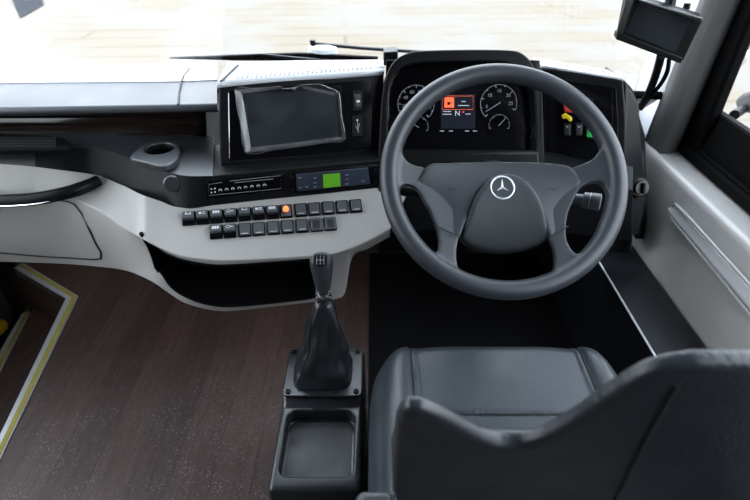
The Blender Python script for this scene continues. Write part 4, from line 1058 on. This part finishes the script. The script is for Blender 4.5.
# ------------------------------------------------------------------ monitor on the pillar
mc = at(659, 27, t=1.2)
mon = thing('monitor', 'small black rear view monitor with a hood hanging beside the windscreen pillar', 'monitor', tuple(mc))
MP = Plane(mc, mc+V((math.cos(.28), -.12, -math.sin(.28))), mc+V((-.28*.9, .12, -1)))
mq = [(627, -4), (704, 19), (683, 62), (619, 37)]
link('case', m_prism([MP.hit(u, v) for u, v in mq], (0.01, .045, .005)), blk, mon, bevel=.004)
plate('screen', [(639, 3), (691, 19.5), (675, 53), (624, 32)], MP, .0015, screenm, mon, bevel=.0005, label='dark reflecting screen')
plate('brow', [(637, -1), (704, 18), (701, 22), (638, 3)], MP, .02, plate_m, mon, bevel=.003)
link('hood_side', m_prism([MP.hit(617, 36), MP.hit(630, -8), MP.hit(637, -6, .04), MP.hit(624, 36, .012)], (-.003, 0, 0)), blk, mon, bevel=.001)
link('lower_lip', m_prism([MP.hit(618, 33, .006), MP.hit(683, 58, .006), MP.hit(681, 64, .006), MP.hit(616, 39.5, .006)], MP.n*-.03), blk, mon, bevel=.002)
link('bracket', m_tube([mc+V((.035, .045, .02)), mc+V((.05, .10, .12)), V((.80, 1.50, 1.45))], .012, 10), blk, mon)
link('knob', m_lathe([(0, 0), (.008, 0), (.007, .012), (0, .013)], 16, Matrix.Translation(at(686, 9, t=1.24))), blk, mon)
c1 = crom([at(661, 56, t=1.23), at(656, 74, t=1.3), at(649, 92, t=1.38), at(640, 108, t=1.42)], 5)
c2 = crom([at(669, 60, t=1.22), at(667, 72, t=1.26), at(660, 85, t=1.33), at(650, 97, t=1.39), at(640, 110, t=1.41)], 5)
link('support_tube', m_tube(c1, .0095, 10), blk, mon)
link('cable', m_tube(c2, .005, 8), rubber, mon)

# ------------------------------------------------------------------ outside: wipers, mirror
yw = 1.675
wa = thing('windscreen_wiper', 'long dark wiper lying low along the base of the windscreen', 'wiper', tuple(at(280, 60, y=yw)))
link('blade', m_prism([at(169, 58.5, y=yw), at(235, 55.5, y=yw), at(300, 53.5, y=yw), at(378, 57.5, y=yw), at(378, 59.5, y=yw), at(300, 61.0, y=yw), at(235, 60.5, y=yw)], (0, .015, 0)), rubber, wa)
link('arm', m_tube([at(200, 57, y=yw-.005), at(262, 54.5, y=yw-.012), at(300, 58.5, y=yw-.01), at(330, 61, y=yw)], [.003, .0035, .0045, .005], 8), plate_m, wa, label='slim wiper arm')
wb_ = thing('windscreen_wiper', 'thin upper wiper arm pointing right from its pale pivot block', 'wiper', tuple(at(320, 48, y=yw+.05)))
link('arm', m_tube([at(312, 43.5, y=yw+.05), at(360, 48, y=yw+.05), at(405, 51, y=yw+.05), at(470, 55, y=yw+.05)], .0055, 8), plate_m, wb_)
link('end_block', m_prism([at(309.5, 40.5, y=yw+.04), at(315, 41, y=yw+.04), at(315.5, 46, y=yw+.04), at(310.5, 46, y=yw+.04)], (0, .02, 0)), blk, wb_, bevel=.002)
link('pivot', m_lathe([(0, 0), (.048, 0), (.044, .018), (.02, .024), (0, .024)], 24, Matrix.Translation(at(323, 52.5, y=yw+.05))), skin, wb_)
em = thing('door_mirror', 'black outside mirror on its arm seen through the side window', 'mirror', tuple(at(742, 60, x=1.2)))
mr = [at(731, 52, x=1.22), at(747, 41, x=1.22), at(750, 44, x=1.22), at(742, 60, x=1.22), at(728, 84, x=1.22), at(718, 96, x=1.22)]
link('housing', m_prism(mr, (.06, .08, 0)), blk, em, bevel=.01)
link('glass', m_prism([p+V((0, -.004, 0)) for p in (at(740, 56, x=1.22), at(747, 50, x=1.22), at(744, 61, x=1.22), at(737, 68, x=1.22))], (.01, .004, 0)), mirr, em)
m2 = thing('door_mirror', 'grey rounded outside mirror lower at the right edge of the side window', 'mirror', tuple(at(748, 104, x=1.15)))
link('housing', evaluated(m_prism([at(u, v, x=1.15) for u, v in ((733, 101), (741, 94), (752, 91), (775, 92), (775, 116), (752, 115), (737, 112))], (.08, .05, 0)), [('BEVEL', dict(width=.015, segments=4))]), greyd, m2)
link('arm', m_tube([at(745, 108, x=1.17), V((1.03, 1.5, .72))], .014, 10), blk, m2)
# yellow grab handle in the doorway
gh0 = at(-3, 327, x=-1.56)
hr = thing('grab_handle', 'yellow grab handle at the entrance steps', 'handle', tuple(gh0))
link('rail', m_tube(crom([gh0+V((-.05, -.32, .1)), gh0+V((0, -.3, .10)), gh0+V((.02, -.15, .05)), gh0+V((.02, .0, 0)), gh0+V((-.05, .03, 0))], 6), .022, 14), yellowp, hr)

# ------------------------------------------------------------------ light
w = bpy.data.worlds.new('sky'); S.world = w; w.use_nodes = True
nt = w.node_tree; bg = nt.nodes['Background']
tc = nt.nodes.new('ShaderNodeTexCoord'); sp = nt.nodes.new('ShaderNodeSeparateXYZ'); nt.links.new(tc.outputs['Generated'], sp.inputs[0])
cr = nt.nodes.new('ShaderNodeValToRGB'); e = cr.color_ramp.elements
e[0].position = 0; e[0].color = (.50, .515, .53, 1); e[1].position = .8; e[1].color = (1.02, 1.13, 1.28, 1)
nt.links.new(sp.outputs['Z'], cr.inputs['Fac']); nt.links.new(cr.outputs[0], bg.inputs['Color'])
bg.inputs['Strength'].default_value = 7.3
def area(name, loc, size, power, rot, col=(1, 1, 1)):
    l = bpy.data.lights.new(name, 'AREA'); l.shape = 'RECTANGLE'; l.size, l.size_y = size; l.energy = power; l.color = col
    o = bpy.data.objects.new(name, l); COL.objects.link(o); o.location = loc; o.rotation_euler = rot; return o
0 and area('ceiling_lamp', (-.2, -.2, 2.09), (.9, .25), 5, (0, 0, 0), (.93, .97, 1))
